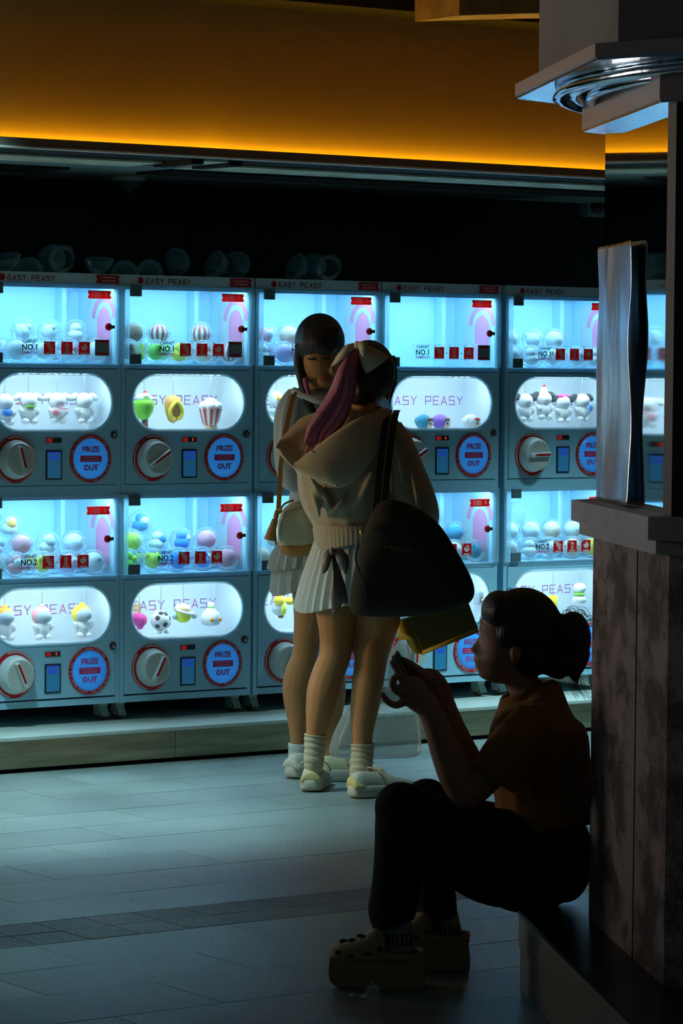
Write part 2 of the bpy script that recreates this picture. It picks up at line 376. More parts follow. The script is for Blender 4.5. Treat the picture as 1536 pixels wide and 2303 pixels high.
rowbox('trim_5', 6.34, S1, -9.98, -9.74, 2.135, 2.142, M['strip'], label='stained white strip along the soffit after the bracket', cat='trim')
v = rowbox('soffit_vent', S0, 6.05, -10.48, -10.22, 2.131, 2.142, M['black'], kind=None, label='black slot vent in the soffit over the white-plush machine', cat='vent')
v = rowbox('soffit_vent', 6.38, 9.0, -10.30, -10.06, 2.131, 2.142, M['black'], kind=None, label='long black slot vent in the soffit past the cone speaker', cat='vent')
br = thing('soffit_bracket', 'small metal bracket between the two soffit strips', 'bracket', RW(6.14, -9.55, 2.145), TH)
ob('plate', mesh(bbox(0.06, 0.15, 0.0, 0.30, -0.01, 0.004, 0.002)), M['lipedge'], br)
ob('arm', mesh(bbox(0.0, 0.05, 0.0, 0.25, -0.02, 0.006, 0.002)), M['black'], br)
ob('arm', mesh(bbox(0.16, 0.21, 0.0, 0.25, -0.02, 0.006, 0.002)), M['black'], br)
# hidden cove lamp
rowbox('cove_lamp', S0, S1, -9.600, -9.588, 2.150, 2.156, M['cove'], kind=None, label='amber light strip lying in the cove below the ochre wall', cat='lamp')
rowbox('trim_6', S0, S1, -9.72, -9.44, 2.143, 2.148, M['black'], label='floor of the light cove', cat='trim')
# upper ceiling
rowbox('trim_7', S0, S1, -9.70, -9.38, 2.69, 2.76, M['black'], label='black shadow gap above the ochre wall', cat='trim')
rowbox('ceiling_upper', S0, S1, -9.40, -6.2, 2.73, 2.80, M['wood'], label='brown boarded ceiling over the aisle', cat='ceiling')
bm = bmesh.new()
A = []
for k in range(13):
    t = k/12; s = 6.72+1.55*t; A.append((s, 2.612+0.085*math.sin(t*PI*0.55)))
pts = A+[(p[0], p[1]+0.10) for p in reversed(A)]
vs0 = [bm.verts.new(RW(p[0], -9.05, p[1])) for p in pts]; vs1 = [bm.verts.new(RW(p[0], -8.80, p[1])) for p in pts]
bm.faces.new(vs0); bm.faces.new(vs1[::-1])
for i in range(len(pts)): bm.faces.new((vs0[i], vs0[(i+1) % len(pts)], vs1[(i+1) % len(pts)], vs1[i]))
tag(ob('ceiling_arch', mesh(bm), M['arch']), 'curved wooden arch piece under the brown ceiling', 'arch', kind='structure')
# cone speaker / detector under the soffit
sp = thing('ceiling_speaker', 'louvred cone speaker hanging under the dark soffit', 'speaker', RW(6.47, -10.5, 2.14), TH)
bm = bmesh.new(); lathe(bm, [(0.066, 0.0), (0.068, -0.012), (0.058, -0.022)], seg=28); ob('rim', mesh(bm, True), M['pedal'], sp)
for k in range(6):
    bm = bmesh.new(); r = 0.056-0.0085*k; z = -0.024-0.0075*k
    lathe(bm, [(r, z), (r-0.002, z-0.004), (r-0.006, z-0.004), (r-0.006, z)], seg=24); ob('louvre', mesh(bm), M['hinge'], sp)
bm = bmesh.new(); lathe(bm, [(0.04, -0.02), (0.006, -0.068)], seg=20); ob('cone', mesh(bm), M['black'], sp)
# emergency lamp on the wall, right
s_, z_ = SNZ(1324, 467, -10.86)
el = thing('emergency_lamp', 'small white box lamp with dark round lens on the black wall', 'lamp', RW(s_, -10.86, z_-0.04), TH)
ob('case', mesh(bbox(-0.052, 0.052, -0.06, -0.0005, 0, 0.085, 0.004)), M['soffit'], el)
bm = bmesh.new(); lathe(bm, [(0.028, 0.0), (0.030, 0.02), (0.024, 0.035), (0.0, 0.036)], (-0.012, -0.06, 0.044), 'y', 20, cap1=False); ob('lens', mesh(bm, True), M['dark'], el)
ob('bracket', mesh(bbox(0.056, 0.09, -0.03, -0.0005, 0.0, 0.085, 0.003)), M['hinge'], el)

# platform under the machines
ZP = 0.127
pf = thing('platform', 'low platform with brushed metal front under the row of machines', 'platform', RW(S0, -9.95, 0), TH)
ob('top_slab', mesh(bbox(0, S1-S0, -0.006, 0.90, ZP-0.014, ZP, 0.002)), M['platform'], pf)
ob('core', mesh(boxes((0, S1-S0, 0.05, 0.89, 0.0, ZP-0.014))), M['black'], pf)
jl = [S0, 5.145, 6.345, 7.545, 8.745, 9.945, S1]
for a, b in zip(jl[:-1], jl[1:]):
    pn = ob('fascia_panel', mesh(bbox(a-S0+0.001, b-S0-0.001, 0.0, 0.01, 0.016, ZP-0.0145, 0.0008, 1)), M['fascia'], pf)
    for q in (a+0.06, b-0.62):
        bm = bmesh.new(); lathe(bm, [(0.006, 0), (0.005, 0.002), (0.001, 0.0022)], (q-S0, -0.0003, 0.06), 'y', 10); ob('screw', mesh(bm), M['hinge'], pn)

# ================================================================== the column
FACE_MID = Vector((0.568, 7.373, 0))+Vector((math.sin(PH), -math.cos(PH), 0))*0.40
INW = Vector((math.cos(PH), math.sin(PH), 0)); APO = 0.966
CC = FACE_MID+INW*APO
def octa(d, rot=0.0):
    """corner points of the octagon whose sides lie d outside the column's own"""
    R = (APO+d)/math.cos(PI/8); a0 = math.atan2(-INW.y, -INW.x)+PI/8
    return [(CC.x+R*math.cos(a0+k*PI/4), CC.y+R*math.sin(a0+k*PI/4)) for k in range(8)]
def octprism(d, z0, z1): 
    bm = bmesh.new(); prism(bm, octa(d), z0, z1); return bm
def bark():
    m = mat('mottled_cladding', (0.10, 0.07, 0.055), 0.75); nt = m.node_tree; b = nt.nodes['Principled BSDF']
    g = nt.nodes.new('ShaderNodeNewGeometry'); mp = nt.nodes.new('ShaderNodeMapping'); mp.inputs['Scale'].default_value = (5, 5, 7); nt.links.new(g.outputs['Position'], mp.inputs[0])
    n1 = nt.nodes.new('ShaderNodeTexNoise'); n1.inputs['Scale'].default_value = 1.0; n1.inputs['Detail'].default_value = 7; n1.inputs['Roughness'].default_value = 0.65; nt.links.new(mp.outputs[0], n1.inputs[0])
    mp2 = nt.nodes.new('ShaderNodeMapping'); mp2.inputs['Scale'].default_value = (90, 90, 28); nt.links.new(g.outputs['Position'], mp2.inputs[0])
    n2 = nt.nodes.new('ShaderNodeTexNoise'); n2.inputs['Detail'].default_value = 3; nt.links.new(mp2.outputs[0], n2.inputs[0])
    ad = nt.nodes.new('ShaderNodeMath'); ad.operation = 'MULTIPLY_ADD'; ad.inputs[1].default_value = 0.35; nt.links.new(n2.outputs[0], ad.inputs[0]); nt.links.new(n1.outputs[0], ad.inputs[2])
    cr = nt.nodes.new('ShaderNodeValToRGB'); cr.color_ramp.elements[0].position = 0.60; cr.color_ramp.elements[0].color = (0.085, 0.055, 0.045, 1); cr.color_ramp.elements[1].position = 0.72; cr.color_ramp.elements[1].color = (0.40, 0.30, 0.27, 1)
    nt.links.new(ad.outputs[0], cr.inputs[0]); nt.links.new(cr.outputs[0], b.inputs['Base Color'])
    bp = nt.nodes.new('ShaderNodeBump'); bp.inputs['Strength'].default_value = 0.5; bp.inputs['Distance'].default_value = 0.006; nt.links.new(n2.outputs[0], bp.inputs['Height']); nt.links.new(bp.outputs[0], b.inputs['Normal'])
    return m
M['bark'] = bark()
M['ledge'] = mat('ledge_paint', (0.42, 0.37, 0.34), 0.55, var=0.15, vscale=8)
M['concrete'] = mat('shaft_paint', (0.24, 0.20, 0.155), 0.8, var=0.1)
M['plinth'] = mat('plinth_stone', (0.32, 0.28, 0.23), 0.35, var=0.15, vscale=3)
M['plinth_top'] = mat('plinth_top', (0.010, 0.010, 0.012), 0.30, spec=0.25)
M['mirror'] = mat('mirror', (0.80, 0.84, 0.84), 0.03, 1.0)
M['foil'] = mat('peeling_foil', (0.62, 0.68, 0.74), 0.27, 1.0, bump=0.3, bscale=14, stretch=(1, 1, 0.25))
M['chrome'] = mat('cap_metal', (0.60, 0.66, 0.72), 0.12, 1.0, bump=0.12, bscale=18)
M['capedge'] = mat('cap_edge', (0.48, 0.38, 0.34), 0.4, 0.2)
M['postbrown'] = mat('corner_post', (0.10, 0.06, 0.025), 0.6)
cl = thing('column', 'wide octagonal column with mirrored waist, metal cap and mottled lower body', 'column', (CC.x, CC.y, 0))
def cpart(name, bm, m, parent=None, sm=False):
    me = mesh(bm, sm); me.transform(Matrix.Translation((-CC.x, -CC.y, 0))); return ob(name, me, m, parent or cl)
PC = Vector((0.421, 7.50, 0)); dpl = (FACE_MID-PC).dot(INW)
def plinth_bm(d, z0, z1):
    al_ = Vector((math.sin(PH), -math.cos(PH), 0)); c0 = PC-INW*d-al_*d*0.4
    q = [c0, c0+al_*2.1, c0+al_*2.1+INW*2.4, c0+INW*2.4-al_*0.3, c0+INW*0.75-al_*0.75, c0+INW*0.10-al_*0.10]
    bm = bmesh.new(); prism(bm, [(v.x, v.y) for v in q], z0, z1); return bm
cpart('plinth', plinth_bm(0.0, 0.0, 0.095), M['plinth']); cpart('plinth_course', plinth_bm(0.004, 0.097, 0.172), M['plinth'])
cpart('plinth_top', plinth_bm(0.006, 0.172, 0.182), M['plinth_top'])
cpart('body', octprism(0.0, 0.182, 1.06), M['bark'])
# vertical cladding joint strip on the visible side
def facepts(d, a, b, t):
    """box lying on the visible face: a..b metres along it from its middle (towards the camera positive), d outside, t thick"""
    al = Vector((math.sin(PH), -math.cos(PH), 0)); o = FACE_MID
    return [tuple((o+al*u-INW*w).xy) for u, w in ((a, d), (b, d), (b, d+t), (a, d+t))]
bm = bmesh.new(); prism(bm, facepts(0.0005, 0.09, 0.094, 0.0012), 0.182, 1.06); cpart('joint_strip', bm, M['black'])
cpart('ledge', octprism(0.048, 1.085, 1.132), M['ledge']); cpart('ledge_step', octprism(0.030, 1.055, 1.085), M['ledge'])
cpart('waist', octprism(-0.03, 1.132, 1.962), M['postbrown'])
bm = bmesh.new(); prism(bm, facepts(-0.029, -0.395, 0.333, 0.014), 1.133, 1.962); cpart('mirror_panel', bm, M['mirror'])
bm = bmesh.new(); prism(bm, facepts(-0.028, 0.335, 0.415, 0.028), 1.133, 2.01); cpart('corner_post', bm, M['postbrown'])
# peeling foil strips on the mirror
al = Vector((math.sin(PH), -math.cos(PH), 0))
def foil(a, b, z0, z1, lift, seed, flap=None):
    bm = bmesh.new(); nu, nv = 8, 34; g = []
    for i in range(nv+1):
        z = z0+(z1-z0)*i/nv; rw = []
        for j in range(nu+1):
            u = a+(b-a)*j/nu; w = -0.010+lift*(0.5+0.5*noise.noise((u*9, z*5, seed)))*(0.3+abs(j/nu-0.5)*1.6)
            if i == nv: z2 = z+0.012*noise.noise((u*40, seed, 3))
            else: z2 = z
            uu = u+0.004*noise.noise((z*7, seed, j/nu))
            if flap and flap[0] < z < flap[1] and j > nu*0.5:
                q = math.sin(PI*(z-flap[0])/(flap[1]-flap[0]))**0.7*(j/nu-0.5)*2; w += 0.052*q; uu += 0.055*q
            p = FACE_MID+al*uu-INW*w; rw.append(bm.verts.new((p.x, p.y, z2)))
        g.append(rw)
    for i in range(nv):
        for j in range(nu): bm.faces.new((g[i][j], g[i][j+1], g[i+1][j+1], g[i+1][j]))
    me = thick(bm, 0.0012, 1); me.transform(Matrix.Translation((-CC.x, -CC.y, 0))); return ob('peeling_foil', me, M['foil'], cl)
foil(-0.40, -0.29, 1.134, 1.70, 0.012, 1.0)
foil(-0.285, -0.005, 1.134, 1.70, 0.020, 5.0)
def flap():
    bm = bmesh.new(); k = [P(x, y, Y) for x, y, Y in ((1452, 955, 6.99), (1470, 985, 6.95), (1487, 1015, 6.93), (1476, 1050, 6.94), (1462, 1040, 6.96), (1451, 1060, 6.98), (1464, 1090, 6.96), (1452, 1132, 6.98), (1449, 1010, 6.99))]
    v = [bm.verts.new(q) for q in k]
    for f in ((0, 1, 8), (1, 2, 4), (1, 4, 8), (2, 3, 4), (8, 4, 5), (4, 3, 6), (4, 6, 5), (5, 6, 7)): bm.faces.new([v[i] for i in f])
    me = thick(bm, 0.0012, 0); smooth(me, False); me.transform(Matrix.Translation((-CC.x, -CC.y, 0))); return ob('torn_flap', me, M['khaki'], cl)
M['khaki'] = mat('torn_backing', (0.30, 0.26, 0.19), 0.5, 0.4)
flap()
# crown under the cap
cpart('crown', octprism(0.035, 1.964, 2.020), M['capedge']); 
bm = octprism(0.032, 1.958, 1.964); cpart('crown_underside', bm, M['chrome'])
for k, (rr, z0, z1) in enumerate(((1.13, 2.008, 2.034), (1.095, 2.012, 2.034), (1.06, 2.004, 2.034))):
    bm = bmesh.new(); lathe(bm, [(rr-0.012, z1), (rr-0.004, z0+0.004), (rr-0.016, z0), (rr-0.03, z0+0.004), (rr-0.032, z1)], (CC.x, CC.y, 0), 'z', 64); cpart('ring_moulding', bm, M['chrome'], sm=True)
cpart('cap_underside', octprism(0.174, 2.034, 2.040), M['chrome'])
cpart('cap', octprism(0.178, 2.040, 2.067), M['capedge'])
cpart('shaft', octprism(0.128, 2.067, 2.80), M['concrete'])

# ================================================================== the capsule machines
NM = -10.22; MW = 0.577; TIER = 0.771; DEP = 0.50
def Z(z): return z-ZP
def stadium(x0, x1, z0, z1, n=10):
    r = (z1-z0)/2; out = []
    for k in range(n+1): a = -PI/2+PI*k/n; out.append((x1-r+r*math.cos(a)*1.0, (z0+z1)/2+r*math.sin(a)))
    for k in range(n+1): a = PI/2+PI*k/n; out.append((x0+r+r*math.cos(a), (z0+z1)/2+r*math.sin(a)))
    return out
WIN = (0.046, 0.540, 1.192, 1.396); DOOR = (0.020, 0.558, 0.995, 1.414)
def door_bm(dz):
    bm = bmesh.new(); st = stadium(WIN[0], WIN[1], WIN[2]+dz, WIN[3]+dz)
    n = len(st); ca = ((WIN[0]+WIN[1])/2, (WIN[2]+WIN[3])/2+dz); d = (DOOR[0], DOOR[1], DOOR[2]+dz, DOOR[3]+dz)
    outer = []
    # each hole point is paired with a point on the plate's edge; the four corners are hit exactly
    def edge(p):
        dx, dz_ = p[0]-ca[0], p[1]-ca[1]; tx = ((d[1] if dx > 0 else d[0])-ca[0])/dx if abs(dx) > 1e-6 else 1e9; tz = ((d[3] if dz_ > 0 else d[2])-ca[1])/dz_ if abs(dz_) > 1e-6 else 1e9
        t = min(tx, tz); return (ca[0]+dx*t, ca[1]+dz_*t)
    outer = [edge(p) for p in st]
    for cn in ((d[0], d[2]), (d[1], d[2]), (d[1], d[3]), (d[0], d[3])):
        k = min(range(n), key=lambda i: (outer[i][0]-cn[0])**2+(outer[i][1]-cn[1])**2); outer[k] = cn
    y0, y1 = -0.004, 0.010
    lay = {}
    for nm, pts, y in (('of', outer, y0), ('hf', st, y0), ('ob', outer, y1), ('hb', st, y1)): lay[nm] = [bm.verts.new((p[0], y, Z(p[1]))) for p in pts]
    for i in range(n):
        j = (i+1) % n
        bm.faces.new((lay['of'][i], lay['of'][j], lay['hf'][j], lay['hf'][i])); bm.faces.new((lay['hf'][i], lay['hf'][j], lay['hb'][j], lay['hb'][i]))
        bm.faces.new((lay['ob'][j], lay['ob'][i], lay['hb'][i], lay['hb'][j])); bm.faces.new((lay['of'][j], lay['of'][i], lay['ob'][i], lay['ob'][j]))
    return bm
def body_bm():
    bm = bmesh.new(); b = lambda x0, x1, y0, y1, z0, z1: box(bm, x0, x1, y0, y1, Z(z0), Z(z1))
    b(0, 0.012, 0, DEP, 0.194, 1.721); b(MW-0.012, MW, 0, DEP, 0.194, 1.721); b(0.012, MW-0.012, DEP-0.01, DEP, 0.194, 1.721); b(0.012, MW-0.012, 0, DEP-0.01, 0.194, 0.218)
    b(0, MW, 0, DEP, 1.721, 1.7215)
    for dz in (0, -TIER):
        b(0.012, MW-0.012, 0, 0.03, 1.4165+dz, 1.430+dz); b(0.012, 0.0175, 0, 0.02, 0.99+dz, 1.4165+dz); b(0.5605, MW-0.012, 0, 0.02, 0.99+dz, 1.4165+dz)
    b(0.012, MW-0.012, 0, 0.03, 0.957, 0.9925); b(0.0175, MW-0.0175, 0, 0.029, 0.942, 0.957); b(0.0175, MW-0.0175, 0, 0.029, 1.706, 1.721)
    return bm
def case_bm(dz):
    """white-blue inside of the capsule case: floor, back, sides, ceiling with a slanting left panel"""
    bm = bmesh.new(); x0, x1, y0, y1, z0, z1 = 0.013, MW-0.013, 0.004, 0.275, 1.4305+dz, 1.7205+dz
    if dz: z1 = 0.9565
    t = 0.004
    for q in ((x0, x1, y1, y1+t, z0, z1), (x0, x0+t, y0, y1, z0, z1), (x1-t, x1, y0, y1, z0, z1), (x0+t, x1-t, y0, y1, z0, z0+t), (x0+t, x1-t, 0.03, y1, z1-t, z1), (0.13, 0.20, y1-0.012, y1-0.001, z0+t, z1-t), (0.46, 0.478, 0.225, y1-0.001, z0+t, z1-t)):
        box(bm, q[0], q[1], q[2], q[3], Z(q[4]), Z(q[5]))
    return bm
def winbox_bm(dz):
    bm = bmesh.new(); x0, x1, y0, y1, z0, z1 = 0.019, MW-0.019, 0.0115, 0.205, 1.184+dz, 1.406+dz; t = 0.004
    for q in ((x0, x1, y1, y1+t, z0, z1), (x0, x0+t, y0, y1, z0, z1), (x1-t, x1, y0, y1, z0, z1), (x0+t, x1-t, y0, y1, z0, z0+t), (x0+t, x1-t, y0, y1, z1-t, z1)):
        box(bm, q[0], q[1], q[2], q[3], Z(q[4]), Z(q[5]))
    return bm
def hdr():
    bm = boxes((0, MW, -0.002, DEP, Z(1.7225), Z(1.760))); return mesh(bm)
def ticket(x0, x1, z0, z1, y):
    bm = bmesh.new(); h = (z1-z0); c = h*0.16
    pts = [(x0, z0), (x1, z0), (x1, z0+h*0.32), (x1-c, z0+h*0.5), (x1, z0+h*0.68), (x1, z1), (x0, z1), (x0, z0+h*0.68), (x0+c, z0+h*0.5), (x0, z0+h*0.32)]
    prism(bm, pts, y, y+0.0015, 1); return bm
def marks(x0, x1, z0, z1, y, rows, seed, fill=0.7):
    """rows of short strokes: print too small to read"""
    rnd = random.Random(seed); bm = bmesh.new(); h = (z1-z0)/rows
    for r in range(rows):
        x = x0+rnd.uniform(0, 0.15)*(x1-x0); e = x1-rnd.uniform(0, 0.15)*(x1-x0); z = z1-h*(r+0.5)
        while x < e:
            w = rnd.uniform(0.25, 0.6)*h; quad_y(bm, x, min(x+w, e), z-h*0.5*fill*rnd.uniform(0.6, 1), z+h*0.5*fill*rnd.uniform(0.6, 1), y); x += w+0.18*h
    return bm
def ringtext(cx, cz, r, h, y):
    bm = bmesh.new(); s = 'LITTLE GACHA BIG FUN'
    for rep in range(3):
        for i, ch in enumerate(s):
            if ch == ' ': continue
            a = PI/2+PI*0.30-(i+0.5)*(2*PI/3*0.90)/len(s)-rep*2*PI/3
            me = C('ch'+ch, lambda: mesh(text_bm([(ch, 0, -0.5, 1.0, 'CENTER')])))
            b2 = bmesh.new(); b2.from_mesh(me)
            b2.transform(Matrix.Translation((cx+r*math.cos(a), y, cz+r*math.sin(a))) @ Matrix.Rotation(-(a-PI/2), 4, 'Y') @ Matrix.Scale(h, 4))
            tmp = bpy.data.meshes.new('x'); b2.to_mesh(tmp); b2.free(); bm.from_mesh(tmp); bpy.data.meshes.remove(tmp)
    return bm
def icon(k):
    """little machine / capsule / bowl pictograms on the red cards, 0.05 x 0.045"""
    bm = bmesh.new()
    if k == 0:
        for q in ((-0.016, 0.004, 0.012, 0.022), (-0.010, 0.012, 0.000, 0.012), (-0.002, 0.014, -0.012, 0.000), (0.004, 0.016, 0.004, 0.010)): quad_y(bm, q[0], q[1], q[2], q[3], 0)
    elif k == 1:
        disc_y(bm, 0, 0.010, 0.009, 0, 16); quad_y(bm, -0.006, 0.006, -0.012, 0.006, 0); quad_y(bm, -0.009, 0.009, -0.014, -0.008, 0)
    else:
        n = 10; bm.faces.new([bm.verts.new((0.015*math.cos(PI+PI*i/n), 0, 0.008+0.018*math.sin(PI+PI*i/n))) for i in range(n+1)]); disc_y(bm, 0.003, 0.010, 0.007, 0, 12)
    quad_y(bm, -0.016, 0.016, -0.021, -0.016, 0)
    return bm
def dial_bm():
    bm = bmesh.new(); lathe(bm, [(0.070, 0.0), (0.071, 0.006), (0.068, 0.014), (0.065, 0.028), (0.060, 0.040), (0.055, 0.045), (0.051, 0.044)], (0, 0, 0), 'y', 40); return bm
def grip_bm():
    bm = bmesh.new(); bm2 = bbox(-0.0085, 0.0085, -0.062, -0.040, -0.050, 0.050, 0.003); return bm2
def caster(par, x):
    c = ob('caster', C('cast', lambda: mesh(boxes((-0.018, 0.018, 0.05, 0.10, 0.052, 0.067), (-0.016, -0.012, 0.055, 0.095, 0.018, 0.052), (0.012, 0.016, 0.055, 0.095, 0.018, 0.052)))), M['pedal'], par, (x, 0, 0))
    def wh():
        bm = bmesh.new()
        for q in (-0.010, 0.002): lathe(bm, [(0.020, 0), (0.0248, 0.001), (0.0248, 0.007), (0.020, 0.008)], (q, 0.072, 0.025), 'x', 20)
        return mesh(bm)
    ob('wheel', C('wheel', wh), M['wheel'], c)
    def pd():
        bm = bmesh.new(); prism(bm, [(0.030, 0.016), (0.034, 0.016), (0.062, 0.052), (0.056, 0.056)], -0.016, 0.016, 0); return mesh(bm)
    ob('brake_pedal', C('pedal', pd), M['pedal'], c)
def led_dots(dz):
    bm = bmesh.new()
    for k in range(13): box(bm, 0.10+k*0.030, 0.112+k*0.030, 0.016, 0.026, Z(1.3955+dz), Z(1.4015+dz))
    return mesh(bm)
def machine(s0, label, dials, digit, group=None):
    t = thing('capsule_machine', label, 'machine', RW(s0, NM, ZP), TH)
    ob('body', C('body', lambda: mesh(body_bm())), M['shell'], t)
    h = ob('header', C('hdr', hdr), M['header'], t)
    ob('lettering', C('easy', lambda: mesh(stroke_bm('EASY PEASY', 0.102, Z(1.7305), 0.0165, 0.0205, 0.0135, 0.0032, -0.0027))), M['darkred'], h)
    def logo():
        bm = bmesh.new(); disc_y(bm, 0.079, Z(1.7395), 0.0125, -0.0027, 20); return mesh(bm)
    ob('logo', C('logo', logo), M['red'], h)
    def paw():
        bm = bmesh.new(); disc_y(bm, 0.079, Z(1.7365), 0.0048, -0.0031, 12)
        for dx, dz in ((-0.0065, 0.003), (-0.0022, 0.0065), (0.0022, 0.0065), (0.0065, 0.003)): disc_y(bm, 0.079+dx, Z(1.7385)+dz, 0.0018, -0.0031, 8)
        return mesh(bm)
    ob('logo_mark', C('paw', paw), M['darkred'], h)
    ob('ticket_tag', C('tick', lambda: mesh(ticket(0.470, 0.566, Z(1.7255), Z(1.7555), -0.0042))), M['magenta'] if 0 else M['red'], h)
    ob('tag_print', C('tickm', lambda: mesh(marks(0.482, 0.554, Z(1.729), Z(1.752), -0.0050, 2, 3, 0.55))), M['palepink'], h)
    for x in (0.035, MW-0.035): caster(t, x)
    for ti, dz in ((0, 0.0), (1, -TIER)):
        K = lambda k: k+str(ti)
        ob('display_case', C(K('case'), lambda: mesh(case_bm(dz))), M['liner_blue'], t)
        zc = 1.7145+dz if not ti else 0.9500
        ob('case_light', C(K('cled'), lambda: mesh(boxes((0.05, 0.53, 0.034, 0.052, Z(zc-0.003), Z(zc+0.0015))))), M['led_case'], t)
        for x in (0.0005, MW-0.0285):
            ob('corner_post', C(K('post%.2f' % x), lambda: mesh(boxes((x, x+0.028, -0.010, -0.001, Z(1.434+dz), Z((1.7205 if not ti else 0.9565)))))), M['post'], t)
        gd = ob('glass_door', C(K('gd'), lambda: mesh(boxes((0.030, MW-0.030, -0.0085, -0.0045, Z(1.433+dz), Z(1.719+dz if not ti else 0.954))))), M['pane'], t)
        zt = 1.719+dz if not ti else 0.954
        for zz in (1.434+dz, zt-0.038):
            ob('hinge', C('hg%.3f' % zz, lambda: mesh(bbox(0.031, 0.079, -0.013, -0.003, Z(zz), Z(zz)+0.037, 0.002))), M['hinge'], gd)
        def lock():
            bm = bmesh.new(); lathe(bm, [(0.013, 0), (0.0135, 0.006), (0.010, 0.009), (0.007, 0.009)], (0.517, -0.0085, Z(1.568+dz)), 'y', 20); return mesh(bm)
        lk = ob('lock', C(K('lk'), lock), M['redlit'], gd)
        def lockc():
            bm = bmesh.new(); lathe(bm, [(0.0068, 0), (0.0068, 0.012), (0.002, 0.013)], (0.517, -0.0087, Z(1.568+dz)), 'y', 16)
            box(bm, 0.531, 0.542, -0.014, -0.009, Z(1.562+dz), Z(1.574+dz)); return mesh(bm)
        ob('lock_core', C(K('lkc'), lockc), M['dark'], gd)
        zp_ = 1.684+dz-(0.012 if ti else 0)
        ob('price_tag', C(K('pt'), lambda: mesh(ticket(0.431, 0.527, Z(zp_-0.0145), Z(zp_+0.0145), -0.0105))), M['redlit'], gd)
        ob('price_figures', C(K('ptx'), lambda: mesh(text_bm([('100', 0.442, Z(zp_-0.010), 0.020, 'LEFT'), ('B', 0.502, Z(zp_-0.006), 0.013, 'LEFT')]))), M['paper'], gd, (0, -0.0112, 0))
        # gameplay sticker
        zs = 1.4925+dz
        def frame():
            bm = bmesh.new(); a, b, c, d = 0.141, 0.444, Z(zs-0.029), Z(zs+0.029); w = 0.0012
            for q in ((a, b, c, c+w), (a, b, d-w, d), (a, a+w, c, d), (b-w, b, c, d)): quad_y(bm, *q, -0.0092)
            return mesh(bm)
        ob('sticker_border', C(K('sf'), frame), M['palepink'], gd)
        ob('sticker_lettering', C(K('sl'), lambda: mesh(text_bm([('CABINET', 0.191, Z(zs+0.0145), 0.0105, 'CENTER'), ('NO.%d' % (ti+1), 0.191, Z(zs-0.0115), 0.0205, 'CENTER')]))), M['ink'], gd, (0, -0.0093, 0))
        ob('sticker_caption', C(K('sg'), lambda: mesh(text_bm([('GAMEPLAY', 0.191, Z(zs-0.0255), 0.0098, 'CENTER')]))), M['magenta'], gd, (0, -0.0093, 0))
        for k in range(3):
            x = 0.271+0.0725*k
            ob('step_card', C(K('sc%d' % k), lambda: mesh(boxes((x-0.0235, x+0.0235, -0.0100, -0.0090, Z(zs-0.026), Z(zs+0.020))))), M['redlit'], gd)
            ob('step_picture', C('ic%d' % k, lambda: mesh(icon(k))), M['palepink'] if k < 2 else M['paper'], gd, (x, -0.0105, Z(zs-0.003)))
            ob('step_number', C('sn%d' % k, lambda: mesh(text_bm([(str(k+1), 0, 0, 0.014, 'CENTER')]))), M['palepink'], gd, (x-0.021, -0.0108, Z(zs+0.011)))
            if k < 2:
                def arr():
                    bm = bmesh.new(); bm.faces.new([bm.verts.new(p) for p in ((-0.003, 0, -0.004), (0.004, 0, 0), (-0.003, 0, 0.004))]); return mesh(bm)
                ob('arrow', C('arr', arr), M['redlit'], gd, (x+0.0365, -0.0093, Z(zs-0.004)))
        if not ti:
            ob('notice_card', C('nc', lambda: mesh(boxes((0.461, 0.521, -0.0100, -0.0090, Z(zs-0.030), Z(zs+0.029))))), M['grey'], gd)
            for q, zq in enumerate((-0.026, 0.018)):
                ob('notice_band', C('nb%d' % q, lambda: mesh(boxes((0.466, 0.516, -0.0104, -0.0101, Z(zs+zq), Z(zs+zq+0.008))))), M['red'], gd)
        # poster on the right inner wall
        x = MW-0.0185
        def poster():
            bm = bmesh.new(); prism(bm, [(0.035, Z(1.445+dz)), (0.215, Z(1.445+dz)), (0.215, Z(1.64+dz)), (0.205, Z(1.67+dz)), (0.185, Z(1.688+dz)), (0.155, Z(1.695+dz)), (0.035, Z(1.695+dz))], x, x+0.0012, 0); return mesh(bm)
        po = ob('poster', C(K('po'), poster), M['paper'], t)
        def pprint():
            bm = bmesh.new(); n = 14; cy, cz = 0.09, Z(1.600+dz)
            for r0, r1 in ((0.062, 0.085),):
                o = [(cy+r1*math.cos(PI*k/n), cz+r1*math.sin(PI*k/n)) for k in range(n+1)]; i = [(cy+r0*math.cos(PI*k/n), cz+r0*math.sin(PI*k/n)) for k in range(n+1)]
                ov = [bm.verts.new((x-0.0008, *p)) for p in o+[(cy-r1, Z(1.50+dz))]]; iv = [bm.verts.new((x-0.0008, *p)) for p in i+[(cy-r0, Z(1.50+dz))]]
                for k in range(n): bm.faces.new((ov[k], ov[k+1], iv[k+1], iv[k]))
            prism(bm, [(cy+0.045, Z(1.47+dz)), (cy+0.048, Z(1.60+dz)), (cy+0.03, Z(1.63+dz)), (cy, Z(1.645+dz)), (cy-0.03, Z(1.63+dz)), (cy-0.048, Z(1.60+dz)), (cy-0.045, Z(1.47+dz))], x-0.001, x-0.0006, 0)
            return mesh(bm)
        ob('poster_print', C(K('pp'), pprint), M['pink'], po)
        # lit window
        ob('window_box', C(K('wb'), lambda: mesh(winbox_bm(dz))), M['liner'], t)
        ob('window_light', C(K('wl'), lambda: mesh(boxes((0.06, 0.52, 0.0135, 0.030, Z(1.3985+dz), Z(1.4015+dz))))), M['led'], t)
        ob('wall_lettering', C(K('wt'), lambda: mesh(stroke_bm('EASY PEASY', 0.176, Z(1.285+dz), 0.032, 0.0395, 0.026, 0.0036, 0.2035))), M['purple'], t)
        dr = ob('control_door', C(K('dr'), lambda: mesh(door_bm(dz))), M['shell'], t)
